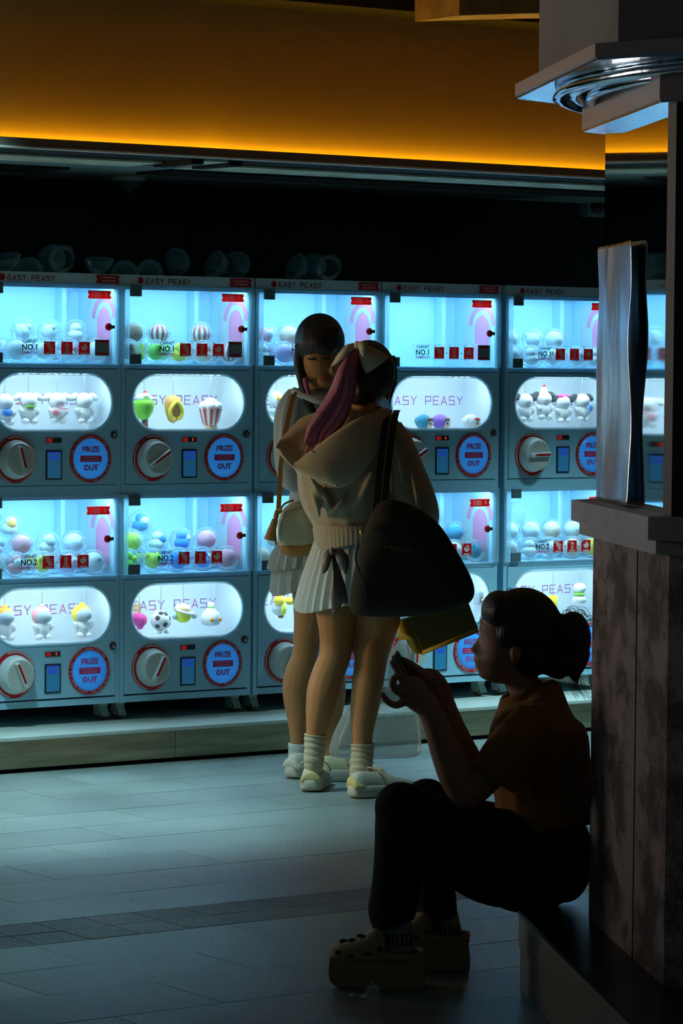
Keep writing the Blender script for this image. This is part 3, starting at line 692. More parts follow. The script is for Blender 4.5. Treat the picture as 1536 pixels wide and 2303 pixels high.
        ob('led_row', C(K('ld'), lambda: led_dots(dz)), M['led'], dr)
        def pane():
            bm = bmesh.new(); st = stadium(WIN[0]+0.001, WIN[1]-0.001, WIN[2]+dz+0.001, WIN[3]+dz-0.001, 12)
            prism(bm, [(p[0], Z(p[1])) for p in st], 0.000, 0.003, 1); return mesh(bm)
        ob('window_pane', C(K('wp'), pane), M['pane'], dr)
        def rim():
            bm = bmesh.new(); st = stadium(WIN[0], WIN[1], WIN[2]+dz, WIN[3]+dz, 12); pts = [Vector((p[0], -0.005, Z(p[1]))) for p in st]
            n = len(pts); cen = Vector(((WIN[0]+WIN[1])/2, 0, Z((WIN[2]+WIN[3])/2+dz))); rs = []
            for i, p in enumerate(pts):
                tg = (pts[(i+1) % n]-pts[i-1]).normalized(); nn = tg.cross(Vector((0, 1, 0))).normalized()
                rs.append([p+nn*(0.0045*math.cos(2*PI*k/8))+Vector((0, 0.004, 0))*math.sin(2*PI*k/8) for k in range(8)])
            rings(bm, rs+[rs[0]], False, False); return mesh(bm, True)
        ob('window_rim', C(K('wr'), rim), M['rim'], dr)
        # dial
        cx, cz = 0.1345, Z(1.0895+dz)
        def dring():
            bm = bmesh.new(); lathe(bm, [(0.0855, 0.0), (0.0855, 0.003), (0.084, 0.004), (0.070, 0.004)], (cx, -0.004, cz), 'y', 40); return mesh(bm)
        ob('dial_ring', C(K('dri'), dring), M['red'], dr)
        def darc():
            bm = bmesh.new(); disc_y(bm, cx, cz, 0.0838, -0.0086, 60, 0.15, 0.62*PI, 0.0775); disc_y(bm, cx, cz, 0.0838, -0.0086, 60, 0.78*PI, 1.42*PI, 0.0790)
            disc_y(bm, cx, cz, 0.0828, -0.0086, 60, 1.60*PI, 1.95*PI, 0.0800); return mesh(bm)
        ob('dial_arcs', C(K('dra'), darc), M['palepink'], dr)
        ang = dials[ti]
        d = ob('dial', C('dial', lambda: mesh(dial_bm(), True)), M['white'], dr, (cx, -0.008, cz)); d.rotation_euler = (0, ang, 0)
        def dface():
            bm = bmesh.new(); lathe(bm, [(0.052, 0.044), (0.051, 0.0455), (0.001, 0.0455)], (0, 0, 0), 'y', 32); return mesh(bm)
        f_ = ob('dial_face', C('dface', dface), M['knobface'], dr, (cx, -0.008, cz)); f_.rotation_euler = (0, ang, 0)
        g_ = ob('dial_grip', C('grip', lambda: mesh(grip_bm())), M['white'], dr, (cx, -0.008, cz)); g_.rotation_euler = (0, ang, 0)
        g2 = ob('grip_inlay', C('inl', lambda: mesh(bbox(-0.004, 0.004, -0.064, -0.058, -0.030, 0.044, 0.001))), M['redlit'], dr, (cx, -0.008, cz)); g2.rotation_euler = (0, ang, 0)
        # price display and coin screen
        ob('price_display', C(K('pd'), lambda: mesh(bbox(0.261, 0.325, -0.007, -0.0035, Z(1.1475+dz), Z(1.1655+dz), 0.001))), M['dark'], dr)
        ob('display_label', C(K('pdl'), lambda: mesh(boxes((0.263, 0.286, -0.0076, -0.0072, Z(1.149+dz), Z(1.1640+dz))))), M['digit_dim'], dr)
        if digit[ti]:
            ob('display_digit', C(K('pdd'), lambda: mesh(text_bm([('0', 0.308, Z(1.1515+dz), 0.0105, 'CENTER')]))), M['digit'], dr, (0, -0.0074, 0))
        ob('coin_bezel', C(K('cb'), lambda: mesh(bbox(0.260, 0.327, -0.0075, -0.0035, Z(1.0145+dz), Z(1.121+dz), 0.0015))), M['dark'], dr)
        ob('coin_screen', C(K('cs'), lambda: mesh(boxes((0.266, 0.321, -0.0083, -0.0077, Z(1.0205+dz), Z(1.115+dz))))), M['screen'], dr)
        ob('screen_icon', C(K('ci'), lambda: mesh(boxes((0.266, 0.321, -0.0087, -0.0084, Z(1.107+dz), Z(1.115+dz)), (0.274, 0.312, -0.0087, -0.0084, Z(1.085+dz), Z(1.102+dz))))), M['screen_top'], dr)
        # prize outlet
        px, pz = 0.447, Z(1.0895+dz)
        def pring():
            bm = bmesh.new(); lathe(bm, [(0.0868, 0.0), (0.0868, 0.004), (0.085, 0.0055), (0.074, 0.0055), (0.074, 0.0)], (px, -0.004, pz), 'y', 44, cap0=False, cap1=False); return mesh(bm)
        ob('prize_ring', C(K('pr'), pring), M['red'], dr)
        ob('ring_lettering', C(K('rt'), lambda: mesh(ringtext(px, pz, 0.0795, 0.0072, -0.0100))), M['palepink'], dr)
        def pfl():
            bm = bmesh.new(); lathe(bm, [(0.0738, 0.0), (0.0738, 0.002), (0.04, 0.0035), (0.001, 0.004)], (px, -0.0042, pz), 'y', 40); return mesh(bm, True)
        ob('prize_flap', C(K('pf'), pfl), M['flap'], dr)
        for w_, z1, z2 in (('PRIZE', 0.0245, 0.0268), ('OUT', -0.0425, -0.0402)):
            ob('flap_lettering', C(K('ft'+w_), lambda: mesh(text_bm([(w_, px, pz+z1, 0.0205, 'CENTER')]))), M['magenta'], dr, (0, -0.0095, 0))
            ob('flap_lettering', C(K('fs'+w_), lambda: mesh(text_bm([(w_, px, pz+z2, 0.016, 'CENTER')]))), M['lilac'], dr, (0, -0.0099, 0))
        ob('flap_bar', C(K('fb'), lambda: mesh(boxes((px-0.045, px+0.045, -0.0099, -0.0094, pz-0.0115, pz+0.0115)))), M['magenta'], dr)
        ob('bar_print', C(K('fbm'), lambda: mesh(marks(px-0.040, px+0.040, pz-0.009, pz+0.009, -0.0103, 2, 5, 0.35))), M['palepink'], dr)
        def dlock():
            bm = bmesh.new(); lathe(bm, [(0.0135, 0), (0.0135, 0.006), (0.010, 0.008)], (0.546, -0.004, Z(1.1755+dz)), 'y', 18); return mesh(bm)
        ob('door_lock', C(K('dl'), dlock), M['dark'], dr)
        def dlockc():
            bm = bmesh.new(); lathe(bm, [(0.0085, 0), (0.008, 0.0095), (0.002, 0.010)], (0.546, -0.0045, Z(1.1755+dz)), 'y', 14); return mesh(bm)
        ob('lock_core', C(K('dlc'), dlockc), M['steel'], dr)
    return t
M['purple'] = mat('gradient_ink', (0.35, 0.10, 0.5), 0.5)
nt = M['purple'].node_tree; tc = nt.nodes.new('ShaderNodeTexCoord'); sx = nt.nodes.new('ShaderNodeSeparateXYZ'); nt.links.new(tc.outputs['Generated'], sx.inputs[0])
cr = nt.nodes.new('ShaderNodeValToRGB'); cr.color_ramp.elements[0].color = (0.16, 0.08, 0.38, 1); cr.color_ramp.elements[1].color = (0.20, 0.10, 0.45, 1); e = cr.color_ramp.elements.new(0.25); e.color = (0.55, 0.06, 0.30, 1); e = cr.color_ramp.elements.new(0.5); e.color = (0.20, 0.10, 0.42, 1); e = cr.color_ramp.elements.new(0.75); e.color = (0.6, 0.07, 0.28, 1)
nt.links.new(sx.outputs[0], cr.inputs[0]); nt.links.new(cr.outputs[0], nt.nodes['Principled BSDF'].inputs['Base Color'])
M['lilac'] = mat('lilac_ink', (0.35, 0.22, 0.62), 0.5)
MS = [5.693, 6.272, 6.861, 7.446, 8.054]
MDESC = ['white-plush machine', 'popcorn-toy machine', 'machine behind the girls', 'round-toy machine', 'dark-eared-plush machine']
R_ = math.radians
machine(MS[0], 'double capsule machine with white plush above and hooded plush below', (R_(-16), R_(-24)), (0, 1))
machine(MS[1], 'double capsule machine with popcorn, pretzel and green ice-cream toys', (R_(57), R_(28)), (1, 0))
machine(MS[2], 'double capsule machine standing behind the two girls', (R_(40), R_(20)), (0, 0))
machine(MS[3], 'double capsule machine with round toy heads in its upper window', (R_(60), R_(2)), (1, 0))
machine(MS[4], 'double capsule machine with dark-eared white plush, partly behind the column', (R_(88), R_(30)), (0, 0))

# ================================================================== capsules, toys, shells
def fab(name, col, rough=0.85): return mat(name, col, rough, sheen=0.3, bump=0.15, bscale=220)
T = {'white': fab('plush_white', (0.85, 0.86, 0.86)), 'pink': fab('plush_pink', (0.85, 0.30, 0.34)), 'green': fab('plush_green', (0.22, 0.60, 0.03)), 'yellow': fab('plush_yellow', (0.90, 0.68, 0.03)),
     'orange': fab('plush_orange', (0.85, 0.30, 0.02)), 'brown': fab('plush_brown', (0.22, 0.10, 0.05)), 'blue': fab('plush_blue', (0.05, 0.25, 0.75)), 'teal': fab('plush_teal', (0.03, 0.28, 0.42)),
     'red': fab('plush_red', (0.70, 0.02, 0.03)), 'grey': fab('plush_grey', (0.38, 0.45, 0.50)), 'black': fab('plush_black', (0.02, 0.025, 0.03)), 'lilac': fab('plush_lilac', (0.70, 0.50, 0.80)),
     'peach': fab('plush_peach', (0.90, 0.62, 0.42)), 'lime': fab('plush_lime', (0.62, 0.75, 0.03)), 'magenta': fab('plush_magenta', (0.80, 0.04, 0.30)), 'violet': fab('plush_violet', (0.28, 0.12, 0.62)), 'tan': fab('plush_tan', (0.62, 0.30, 0.06)),
     'stripe': stripes('popcorn_stripe', (0.82, 0.78, 0.74), (0.50, 0.06, 0.06), 10)}
CR = 0.0465
def capsule_shell():
    bm = bmesh.new(); ellipsoid(bm, (0, 0, CR), (CR, CR, CR), u=24, v=16); return mesh(bm, True)
def seam():
    bm = bmesh.new(); lathe(bm, [(CR*0.995, -0.0015), (CR*1.03, -0.001), (CR*1.03, 0.001), (CR*0.995, 0.0015)], (0, 0, CR), 'z', 28, False, False); return mesh(bm, True)
def toyblob(k):
    """three little plush shapes: round, two-lobed, eared"""
    bm = bmesh.new(); r = CR*0.80
    if k == 0: ellipsoid(bm, (0, 0, CR), (r, r, r*0.95), u=14, v=10)
    elif k == 1:
        ellipsoid(bm, (0, 0, CR*0.72), (r*0.85, r*0.8, r*0.6), u=14, v=10); ellipsoid(bm, (0.004, 0, CR*1.30), (r*0.62, r*0.6, r*0.55), u=14, v=10)
    else:
        ellipsoid(bm, (0, 0, CR*0.95), (r*0.8, r*0.75, r*0.8), u=14, v=10)
        for q in (-1, 1): ellipsoid(bm, (q*r*0.62, 0, CR*1.35), (r*0.30, r*0.25, r*0.35), u=10, v=8)
    return mesh(bm, True)
def toycap(k):
    bm = bmesh.new(); r = CR*0.80; ellipsoid(bm, (0.010, -0.014, CR*1.12), (r*0.50, r*0.55, r*0.45), u=12, v=8); return mesh(bm, True)
CDESC = {'white': 'white plush', 'pink': 'pink plush', 'green': 'green plush', 'yellow': 'yellow plush', 'orange': 'orange plush', 'brown': 'brown plush', 'blue': 'blue plush', 'teal': 'dark teal plush', 'red': 'red plush',
         'grey': 'grey plush', 'lilac': 'lilac plush', 'peach': 'peach plush', 'lime': 'lime plush', 'stripe': 'red-striped toy', None: 'nothing'}
def capsule(mi, ti, x, y, z, col, acc=None, shape=0, pos=''):
    """x along the machine, y depth, z above the case floor"""
    zf = 1.4345+(0 if not ti else -TIER)
    p = RW(MS[mi]+x, NM-y, zf+z)
    where = '%s case of %s' % ('upper' if not ti else 'lower', MDESC[mi])
    toyd = None if col is None else (CDESC[col] if not acc else '%s-and-%s' % (acc, CDESC[col]))
    lab = ('empty clear capsule %s in %s' % (pos, where)) if col is None else 'clear capsule with %s %s in %s' % (toyd, pos, where)
    c = thing('toy_capsule', lab, 'capsule', p, random.uniform(0, 6.28), 'capsules in '+where)
    c.rotation_euler = (random.uniform(-0.5, 0.5)*0, 0, c.rotation_euler[2])
    ob('shell', C('capshell', capsule_shell), M['ball'], c); ob('seam', C('capseam', seam), M['ball'], c)
    if col:
        o = ob('toy', C('toy%d' % shape, lambda: toyblob(shape)), T[col], c)
        if acc:
            o2 = ob('toy_trim', C('toycap', lambda: toycap(0)), T[acc], c); c.rotation_euler[2] = TH+random.uniform(-0.6, 0.9)
        if col == 'stripe': o.rotation_euler = (0.0, 0.0, 0); c.rotation_euler[2] = TH+0.4
def pile(mi, ti, low, mid, top=()):
    """low: ten colours (five in front, five behind); mid: (x, y, colour...) resting in the hollows; top likewise"""
    xs = [0.068, 0.178, 0.288, 0.398, 0.506]
    for k, q in enumerate(low):
        if q == '-': continue
        q = q if isinstance(q, tuple) else (q,)
        x = xs[k % 5]+random.uniform(-0.006, 0.006); y = 0.060 if k < 5 else 0.180
        capsule(mi, ti, x, y+random.uniform(-0.004, 0.004), 0.0, q[0], q[1] if len(q) > 1 else None, q[2] if len(q) > 2 else random.randrange(3), 'against the glass' if k < 5 else 'at the back')
    for lvl, lst in ((0.068, mid), (0.136, top)):
        for q in lst: capsule(mi, ti, q[0], q[1], lvl, q[2], q[3] if len(q) > 3 else None, q[4] if len(q) > 4 else random.randrange(3), 'on the pile' if lvl < 0.1 else 'topmost')
pile(0, 0, ['white', 'white', 'white', ('white', 'pink'), 'white', 'white', 'white', 'white', 'white', 'white'], [(0.235, 0.12, 'white', None, 2), (0.345, 0.12, 'white', None, 2), (0.455, 0.12, 'white', None, 1)])
pile(1, 0, ['brown', 'green', ('yellow', 'green'), 'peach', 'stripe', 'green', 'lime', 'green', 'stripe', 'stripe'], [(0.125, 0.12, 'brown', 'yellow', 0), (0.235, 0.12, 'stripe', None, 0), (0.42, 0.12, 'stripe', None, 0)])
pile(2, 0, ['white', ('lilac', 'yellow'), 'pink', 'white', 'peach', 'white', 'lilac', 'peach', 'white', 'white'], [(0.123, 0.12, 'pink', 'white', 2), (0.233, 0.12, 'peach', None, 0)])
pile(3, 0, ['-', '-', '-', '-', None, '-', '-', '-', '-', '-'], [])
pile(4, 0, [('white', 'black', 0), ('white', None, 1), 'white', ('white', 'grey', 2), 'white', 'white', 'white', 'white', 'white', 'white'], [(0.110, 0.12, 'white', 'pink', 0), (0.233, 0.12, 'white', None, 2), (0.343, 0.12, 'white', None, 0)])
pile(0, 1, [('yellow', 'grey'), ('pink', 'white'), ('yellow', 'pink'), ('lilac', 'white'), ('white', 'teal'), 'white', 'white', ('white', 'yellow'), 'white', ('white', 'grey')], [(0.123, 0.12, 'white', 'grey', 1), (0.233, 0.12, 'pink', 'white', 0), (0.343, 0.12, 'white', 'grey', 1), (0.453, 0.12, 'white', 'grey', 0)], [(0.205, 0.16, 'white', 'orange', 1)])
pile(1, 1, [('green', 'lime'), ('lime', 'green'), 'blue', ('blue', 'white'), ('pink', 'white', 0), 'white', ('teal', 'lime'), 'blue', 'white', 'peach'], [(0.123, 0.12, 'lime', 'grey', 0), (0.233, 0.12, 'white', 'blue', 1), (0.343, 0.12, 'blue', 'white', 1), (0.453, 0.12, 'pink', 'white', 0)], [(0.185, 0.16, 'blue', 'white', 1)])
pile(2, 1, ['peach', ('white', 'brown'), 'white', 'peach', 'white', 'white', 'white', 'peach', 'white', 'white'], [(0.068, 0.12, 'white', None, 1), (0.178, 0.12, 'peach', None, 0)])
pile(3, 1, ['white', 'grey', 'pink', 'white', 'teal', 'pink', 'white', 'teal', 'green', 'lime'], [(0.343, 0.12, 'teal', 'white', 0), (0.453, 0.12, 'teal', None, 0)], [(0.37, 0.17, 'red', 'white', 1)])
pile(4, 1, ['white', 'white', ('white', 'blue'), 'peach', 'yellow', 'white', 'white', 'white', 'white', 'white'], [(0.123, 0.12, 'white', None, 0), (0.233, 0.12, 'white', None, 0), (0.343, 0.12, 'peach', None, 0), (0.45, 0.12, 'white', None, 0)], [(0.18, 0.16, None)])
# little white ball on a stand in the nearly empty case
st = thing('ball_ornament', 'small white ball on a slanting stick in the nearly empty case', 'ornament', RW(MS[3]+0.09, NM-0.09, 1.4345), TH)
bm = bmesh.new(); tube(bm, [(-0.025, 0, 0.0), (0.0, 0, 0.035)], 0.004, 8); ob('stick', mesh(bm), T['white'], st)
bm = bmesh.new(); ellipsoid(bm, (0.004, 0, 0.048), (0.018, 0.018, 0.018)); ob('ball', mesh(bm, True), T['white'], st)

# ---- hanging toys in the lit windows
def toy(name, label, px, py, dep, cord=True, cat='toy'):
    """Empty at the toy's middle; returns it and metres per photo pixel there. Cord runs up to the window ceiling"""
    s, z = SNZ(px, py, NM-dep)
    t = thing(name, label, cat, RW(s, NM-dep, z), TH)
    zc = (1.401 if z > 1.0 else 1.401-TIER)-z
    if cord:
        bm = bmesh.new(); tube(bm, [(0, 0, 0.012), (0.001, 0, zc*0.5), (0, 0, zc-0.006)], 0.0013, 6); ob('cord', mesh(bm), M['steel'], t)
        bm = bmesh.new(); tube(bm, [(0.006*math.cos(a), 0, zc-0.008+0.006*math.sin(a)) for a in [k*PI/5-PI/2 for k in range(9)]], 0.001, 6); ob('hook', mesh(bm), M['steel'], t)
    return t
def E_(*es):
    bm = bmesh.new()
    for e in es: ellipsoid(bm, e[0], e[1], e[2] if len(e) > 2 else None, 18, 12)
    return mesh(bm, True)
DP = 0.075
def plush(px, py, label, bodyc, headc, earc=None, hat=None, extra=None, hood=None):
    t = toy('plush_toy', label, px, py, DP)
    ob('plush_body', E_(((0, 0, -0.040), (0.030, 0.026, 0.036)), ((-0.018, -0.012, -0.068), (0.014, 0.018, 0.012)), ((0.018, -0.012, -0.068), (0.014, 0.018, 0.012))), T[bodyc], t)
    ob('head', E_(((0, -0.002, 0.006), (0.034, 0.030, 0.030))), T[headc], t)
    for q in (-1, 1): ob('arm', E_(((q*0.031, -0.010, -0.034), (0.010, 0.011, 0.017), (0, q*0.5, 0))), T[bodyc], t)
    if earc:
        for q in (-1, 1): ob('ear', E_(((q*0.042, 0.0, 0.020), (0.022, 0.010, 0.013), (0, q*0.5, 0))), T[earc], t)
    if hood:
        o = ob('hood', E_(((0, 0.004, 0.009), (0.038, 0.030, 0.035)), ((0, 0.0, 0.042), (0.012, 0.01, 0.010))), T[hood], t)
        ob('face_patch', E_(((0.004, -0.020, 0.004), (0.026, 0.013, 0.020))), T['grey'], t)
    if hat:
        ob('hat', E_(*[(p, r) for p, r in hat[1]]), T[hat[0]], t)
    if extra:
        ob('charm', E_(*[(p, r) for p, r in extra[1]]), T[extra[0]], t)
    return t
plush(10, 908, 'white plush with a blue bib in the upper window of the white-plush machine', 'white', 'white', None, None, ('blue', [((0, -0.022, -0.032), (0.022, 0.010, 0.014))]))
plush(63, 905, 'white plush with a green collar in the upper window of the white-plush machine', 'white', 'white', 'white', ('pink', [((-0.036, 0, -0.002), (0.010, 0.006, 0.005))]), ('green', [((0, -0.020, -0.014), (0.024, 0.010, 0.004))]))
plush(128, 905, 'white plush holding a pink paddle in the upper window of the white-plush machine', 'white', 'white', 'white', None, ('pink', [((-0.022, -0.032, -0.036), (0.016, 0.005, 0.013)), ((0.012, -0.032, -0.022), (0.022, 0.003, 0.003))]))
plush(188, 905, 'plain white plush beside the corner of the upper window of the white-plush machine', 'white', 'white', 'white')
# popcorn machine, upper window
t = toy('ice_cream_toy', 'green ice-cream toy with white top and red cherry', 323, 915, DP)
bm = bmesh.new(); lathe(bm, [(0.006, -0.050), (0.020, -0.042), (0.036, -0.016), (0.041, 0.010), (0.036, 0.024), (0.010, 0.028)], seg=20); ob('cone', mesh(bm, True), T['green'], t)
ob('cream', E_(((-0.012, 0, 0.032), (0.022, 0.022, 0.016)), ((0.012, 0, 0.032), (0.024, 0.022, 0.015)), ((0, -0.01, 0.040), (0.018, 0.018, 0.012))), T['white'], t); ob('cherry', E_(((0.004, -0.004, 0.053), (0.008, 0.008, 0.007))), T['red'], t)
bm = bmesh.new(); tube(bm, [(0.004, 0, -0.045), (0.010, 0, -0.075)], [0.013, 0.009], 10); ob('stick', mesh(bm, True), T['brown'], t)
t = toy('pretzel_toy', 'brown oval toy with a thick yellow loop on it', 389, 920, DP)
bm = bmesh.new(); lathe(bm, [(0.004, -0.052), (0.020, -0.042), (0.032, -0.012), (0.037, 0.018), (0.030, 0.042), (0.008, 0.052)], seg=20); me = mesh(bm, True); me.transform(Matrix.Diagonal((1, 0.6, 1, 1))); ob('bun', me, T['tan'], t)
bm = bmesh.new(); tube(bm, spline([(-0.006, -0.020, -0.036), (-0.020, -0.022, -0.030), (-0.027, -0.022, -0.008), (-0.016, -0.025, 0.014), (0, -0.026, 0.026), (0.016, -0.025, 0.014), (0.027, -0.022, -0.008), (0.020, -0.022, -0.030), (0.006, -0.020, -0.036)], 3), 0.0075, 10); ob('loop', mesh(bm, True), T['yellow'], t)
t = toy('popcorn_toy', 'red and white striped popcorn toy with a fluffy top', 473, 930, DP)
bm = bmesh.new(); lathe(bm, [(0.024, -0.045), (0.032, -0.030), (0.043, 0.014), (0.045, 0.018), (0.02, 0.018)], seg=40); ob('bucket', mesh(bm, True), T['stripe'], t)
ob('popcorn', E_(*[((0.030*math.cos(a), 0.024*math.sin(a), 0.028), (0.019, 0.019, 0.017)) for a in [k*PI/3 for k in range(6)]]+[((0, 0, 0.042), (0.026, 0.026, 0.018))]), T['white'], t)
ob('foot', E_(((-0.012, -0.006, -0.052), (0.014, 0.014, 0.010)), ((0.014, -0.006, -0.052), (0.014, 0.014, 0.010))), T['peach'], t)
# third machine
t = toy('flower_toy', 'white toy with yellow spots in the upper window behind the girls', 622, 905, DP)
ob('toy_body', E_(((0, 0, 0), (0.030, 0.026, 0.045)), ((0, 0, -0.035), (0.034, 0.026, 0.022))), T['white'], t); ob('spot', E_(((-0.006, -0.025, 0.018), (0.009, 0.005, 0.009))), T['yellow'], t); ob('spot', E_(((0.004, -0.025, -0.016), (0.008, 0.005, 0.007))), T['orange'], t); ob('foot', E_(((-0.01, -0.02, -0.05), (0.014, 0.014, 0.009))), T['green'], t)
# round heads lying in the fourth machine
for px, c1, c2, lab in ((952, 'teal', 'peach', 'round dark teal toy head on the window floor of the round-toy machine'), (990, 'violet', 'peach', 'round violet toy head on the window floor of the round-toy machine'), (1058, 'white', 'red', 'round white toy head with red cap in the round-toy machine')):
    s, z = SNZ(px, 945, NM-0.06)
    t = thing('round_toy', lab, 'toy', RW(s, NM-0.06, 1.189), TH)
    ob('ball', E_(((0, 0, 0.030), (0.033, 0.031, 0.030))), T[c1], t); ob('face', E_(((0.014, -0.020, 0.022), (0.019, 0.014, 0.017))), T['peach'], t); ob('cap', E_(((0.013, -0.017, 0.040), (0.021, 0.016, 0.008))), T['red' if c2 == 'red' else 'brown'], t)
    ob('eye', E_(((0.010, -0.033, 0.024), (0.004, 0.002, 0.005))), T['black'], t)
    ob('fin', E_(((-0.026, 0.0, 0.034), (0.010, 0.020, 0.016))), T[c1], t)
# fifth machine: dark-eared plush
plush(1180, 905, 'white plush with dark ear at the rounded end of the dark-eared-plush window', 'white', 'white', 'black')
plush(1222, 900, 'white plush with dark ears and a red-tipped party hat', 'white', 'white', 'black', ('white', [((0, 0, 0.036), (0.016, 0.014, 0.018))]), ('red', [((0.004, 0, 0.058), (0.006, 0.006, 0.006))]))
plush(1264, 908, 'white plush with dark ears and a magenta topknot', 'white', 'white', 'black', ('magenta', [((-0.012, -0.006, 0.030), (0.018, 0.016, 0.009)), ((0.014, -0.006, 0.030), (0.018, 0.016, 0.009))]))
plush(1308, 905, 'white plush with dark ears holding a blue charm', 'white', 'white', 'black', None, ('blue', [((0.020, -0.034, -0.022), (0.010, 0.005, 0.014))]))
# lower windows
plush(10, 1392, 'grey-bodied plush in an orange hood', 'white', 'grey', hood='orange'); plush(94, 1390, 'grey-bodied plush in a pink hood', 'white', 'grey', hood='pink'); plush(184, 1386, 'grey-bodied plush in a yellow hood', 'white', 'grey', hood='yellow')
t = toy('heart_toy', 'magenta toy with orange straws at the rounded window end', 313, 1392, DP, False)
ob('toy_body', E_(((-0.010, 0, 0.0), (0.024, 0.02, 0.024)), ((0.010, 0, -0.004), (0.022, 0.02, 0.024)), ((0.004, 0, -0.022), (0.014, 0.015, 0.018))), T['magenta'], t)
bm = bmesh.new()
for k in range(4): tube(bm, [(-0.022+0.009*k, 0, 0.015), (-0.024+0.009*k, 0, 0.058)], 0.0022, 6)
ob('straw', mesh(bm), T['orange'], t)
bm = bmesh.new(); tube(bm, [(0, 0, 0.02), (0, 0, 0.085)], 0.0012, 6); ob('cord', mesh(bm), M['steel'], t)
t = toy('football_toy', 'black and white football toy with little feet', 361, 1396, DP)
ob('ball', E_(((0, 0, 0), (0.038, 0.036, 0.038))), T['white'], t)
for a, b in ((0.0, -0.35), (0.9, 0.25), (-0.9, 0.35), (0.35, 0.85), (-0.5, 0.95), (-0.95, -0.55), (1.0, -0.5)):
    n_ = Vector((math.sin(a)*math.cos(b), -math.cos(a)*math.cos(b), math.sin(b))); bm = bmesh.new(); q = n_.to_track_quat('Z', 'Y').to_matrix().to_4x4(); q.translation = n_*0.0345
    bmesh.ops.create_cone(bm, cap_ends=True, segments=5, radius1=0.0125, radius2=0.010, depth=0.006, matrix=q); ob('panel', mesh(bm), T['black'], t)
for q in (-0.012, 0.020): ob('foot', E_(((q, -0.012, -0.042), (0.010, 0.013, 0.008))), T['white'], t)
t = toy('bun_toy', 'lime and cream round toy with grey mitts', 412, 1378, DP)
ob('base', E_(((0, 0, -0.012), (0.032, 0.028, 0.026))), T['lime'], t); ob('top', E_(((-0.004, 0, 0.016), (0.032, 0.028, 0.020))), T['peach'], t); bm = bmesh.new(); tube(bm, spline([(-0.034, -0.010, 0.012), (-0.012, -0.030, 0.002), (0.020, -0.028, -0.004), (0.034, -0.008, 0.002)], 3), 0.005, 8); ob('band', mesh(bm, True), T['white'], t)
for q in (-0.040, 0.046): ob('mitt', E_(((q, -0.004, -0.012), (0.011, 0.010, 0.012))), T['grey'], t)
t = toy('dumpling_toy', 'white dumpling toy with orange cheeks and green string', 474, 1384, DP)
bm = bmesh.new(); lathe(bm, [(0.010, -0.040), (0.032, -0.034), (0.040, -0.014), (0.032, 0.010), (0.014, 0.026), (0.011, 0.032), (0.014, 0.042), (0.008, 0.050), (0.001, 0.051)], seg=22); ob('toy_body', mesh(bm, True), T['white'], t)
for q in (-0.016, 0.020): ob('cheek', E_(((q, -0.033, -0.014), (0.009, 0.005, 0.008))), T['orange'], t)
bm = bmesh.new(); lathe(bm, [(0.0125, 0.028), (0.0145, 0.030), (0.0125, 0.033)], seg=18, cap0=False, cap1=False); ob('string', mesh(bm, True), T['green'], t)
t = toy('chick_toy', 'yellow and orange bird toy in the lower window behind the girls', 632, 1362, DP)
ob('toy_body', E_(((-0.006, 0, -0.008), (0.034, 0.026, 0.032))), T['white'], t); ob('wing', E_(((-0.018, -0.014, 0.022), (0.024, 0.016, 0.022), (0, 0.5, 0))), T['yellow'], t); ob('wing', E_(((0.030, -0.010, 0.018), (0.026, 0.014, 0.016))), T['yellow'], t); ob('stripe', E_(((-0.004, -0.022, -0.014), (0.012, 0.010, 0.022))), T['lime'], t); ob('foot', E_(((-0.004, -0.006, -0.042), (0.012, 0.01, 0.006))), T['brown'], t)
t = toy('radio_toy', 'grey box toy with two dark dials in the lower round-toy window', 1083, 1345, DP)
ob('case', mesh(bbox(-0.030, 0.030, -0.018, 0.018, -0.026, 0.026, 0.006)), T['grey'], t); ob('panel', mesh(bbox(-0.022, 0.022, -0.021, -0.017, -0.018, 0.006, 0.002)), T['brown'], t); ob('dial', E_(((-0.010, -0.021, -0.006), (0.007, 0.003, 0.007))), T['white'], t); ob('dial', E_(((0.011, -0.021, -0.006), (0.007, 0.003, 0.007))), T['white'], t)
t = toy('noodle_toy', 'yellow cup toy in the lower window above the seated woman', 1243, 1352, DP)
bm = bmesh.new(); lathe(bm, [(0.014, -0.05), (0.020, -0.01), (0.022, 0.022), (0.010, 0.024)], seg=18); ob('cup', mesh(bm, True), T['yellow'], t); ob('broth', E_(((0, 0, -0.02), (0.019, 0.019, 0.014))), T['orange'], t)
t = toy('mochi_toy', 'white stacked toy with a green band beside the column', 1303, 1335, DP)
ob('lower_ball', E_(((0, 0, -0.026), (0.032, 0.028, 0.020))), T['white'], t); ob('upper_ball', E_(((0, 0, 0.022), (0.028, 0.026, 0.022))), T['white'], t); ob('band', E_(((0, 0, -0.002), (0.026, 0.024, 0.008))), T['green'], t)

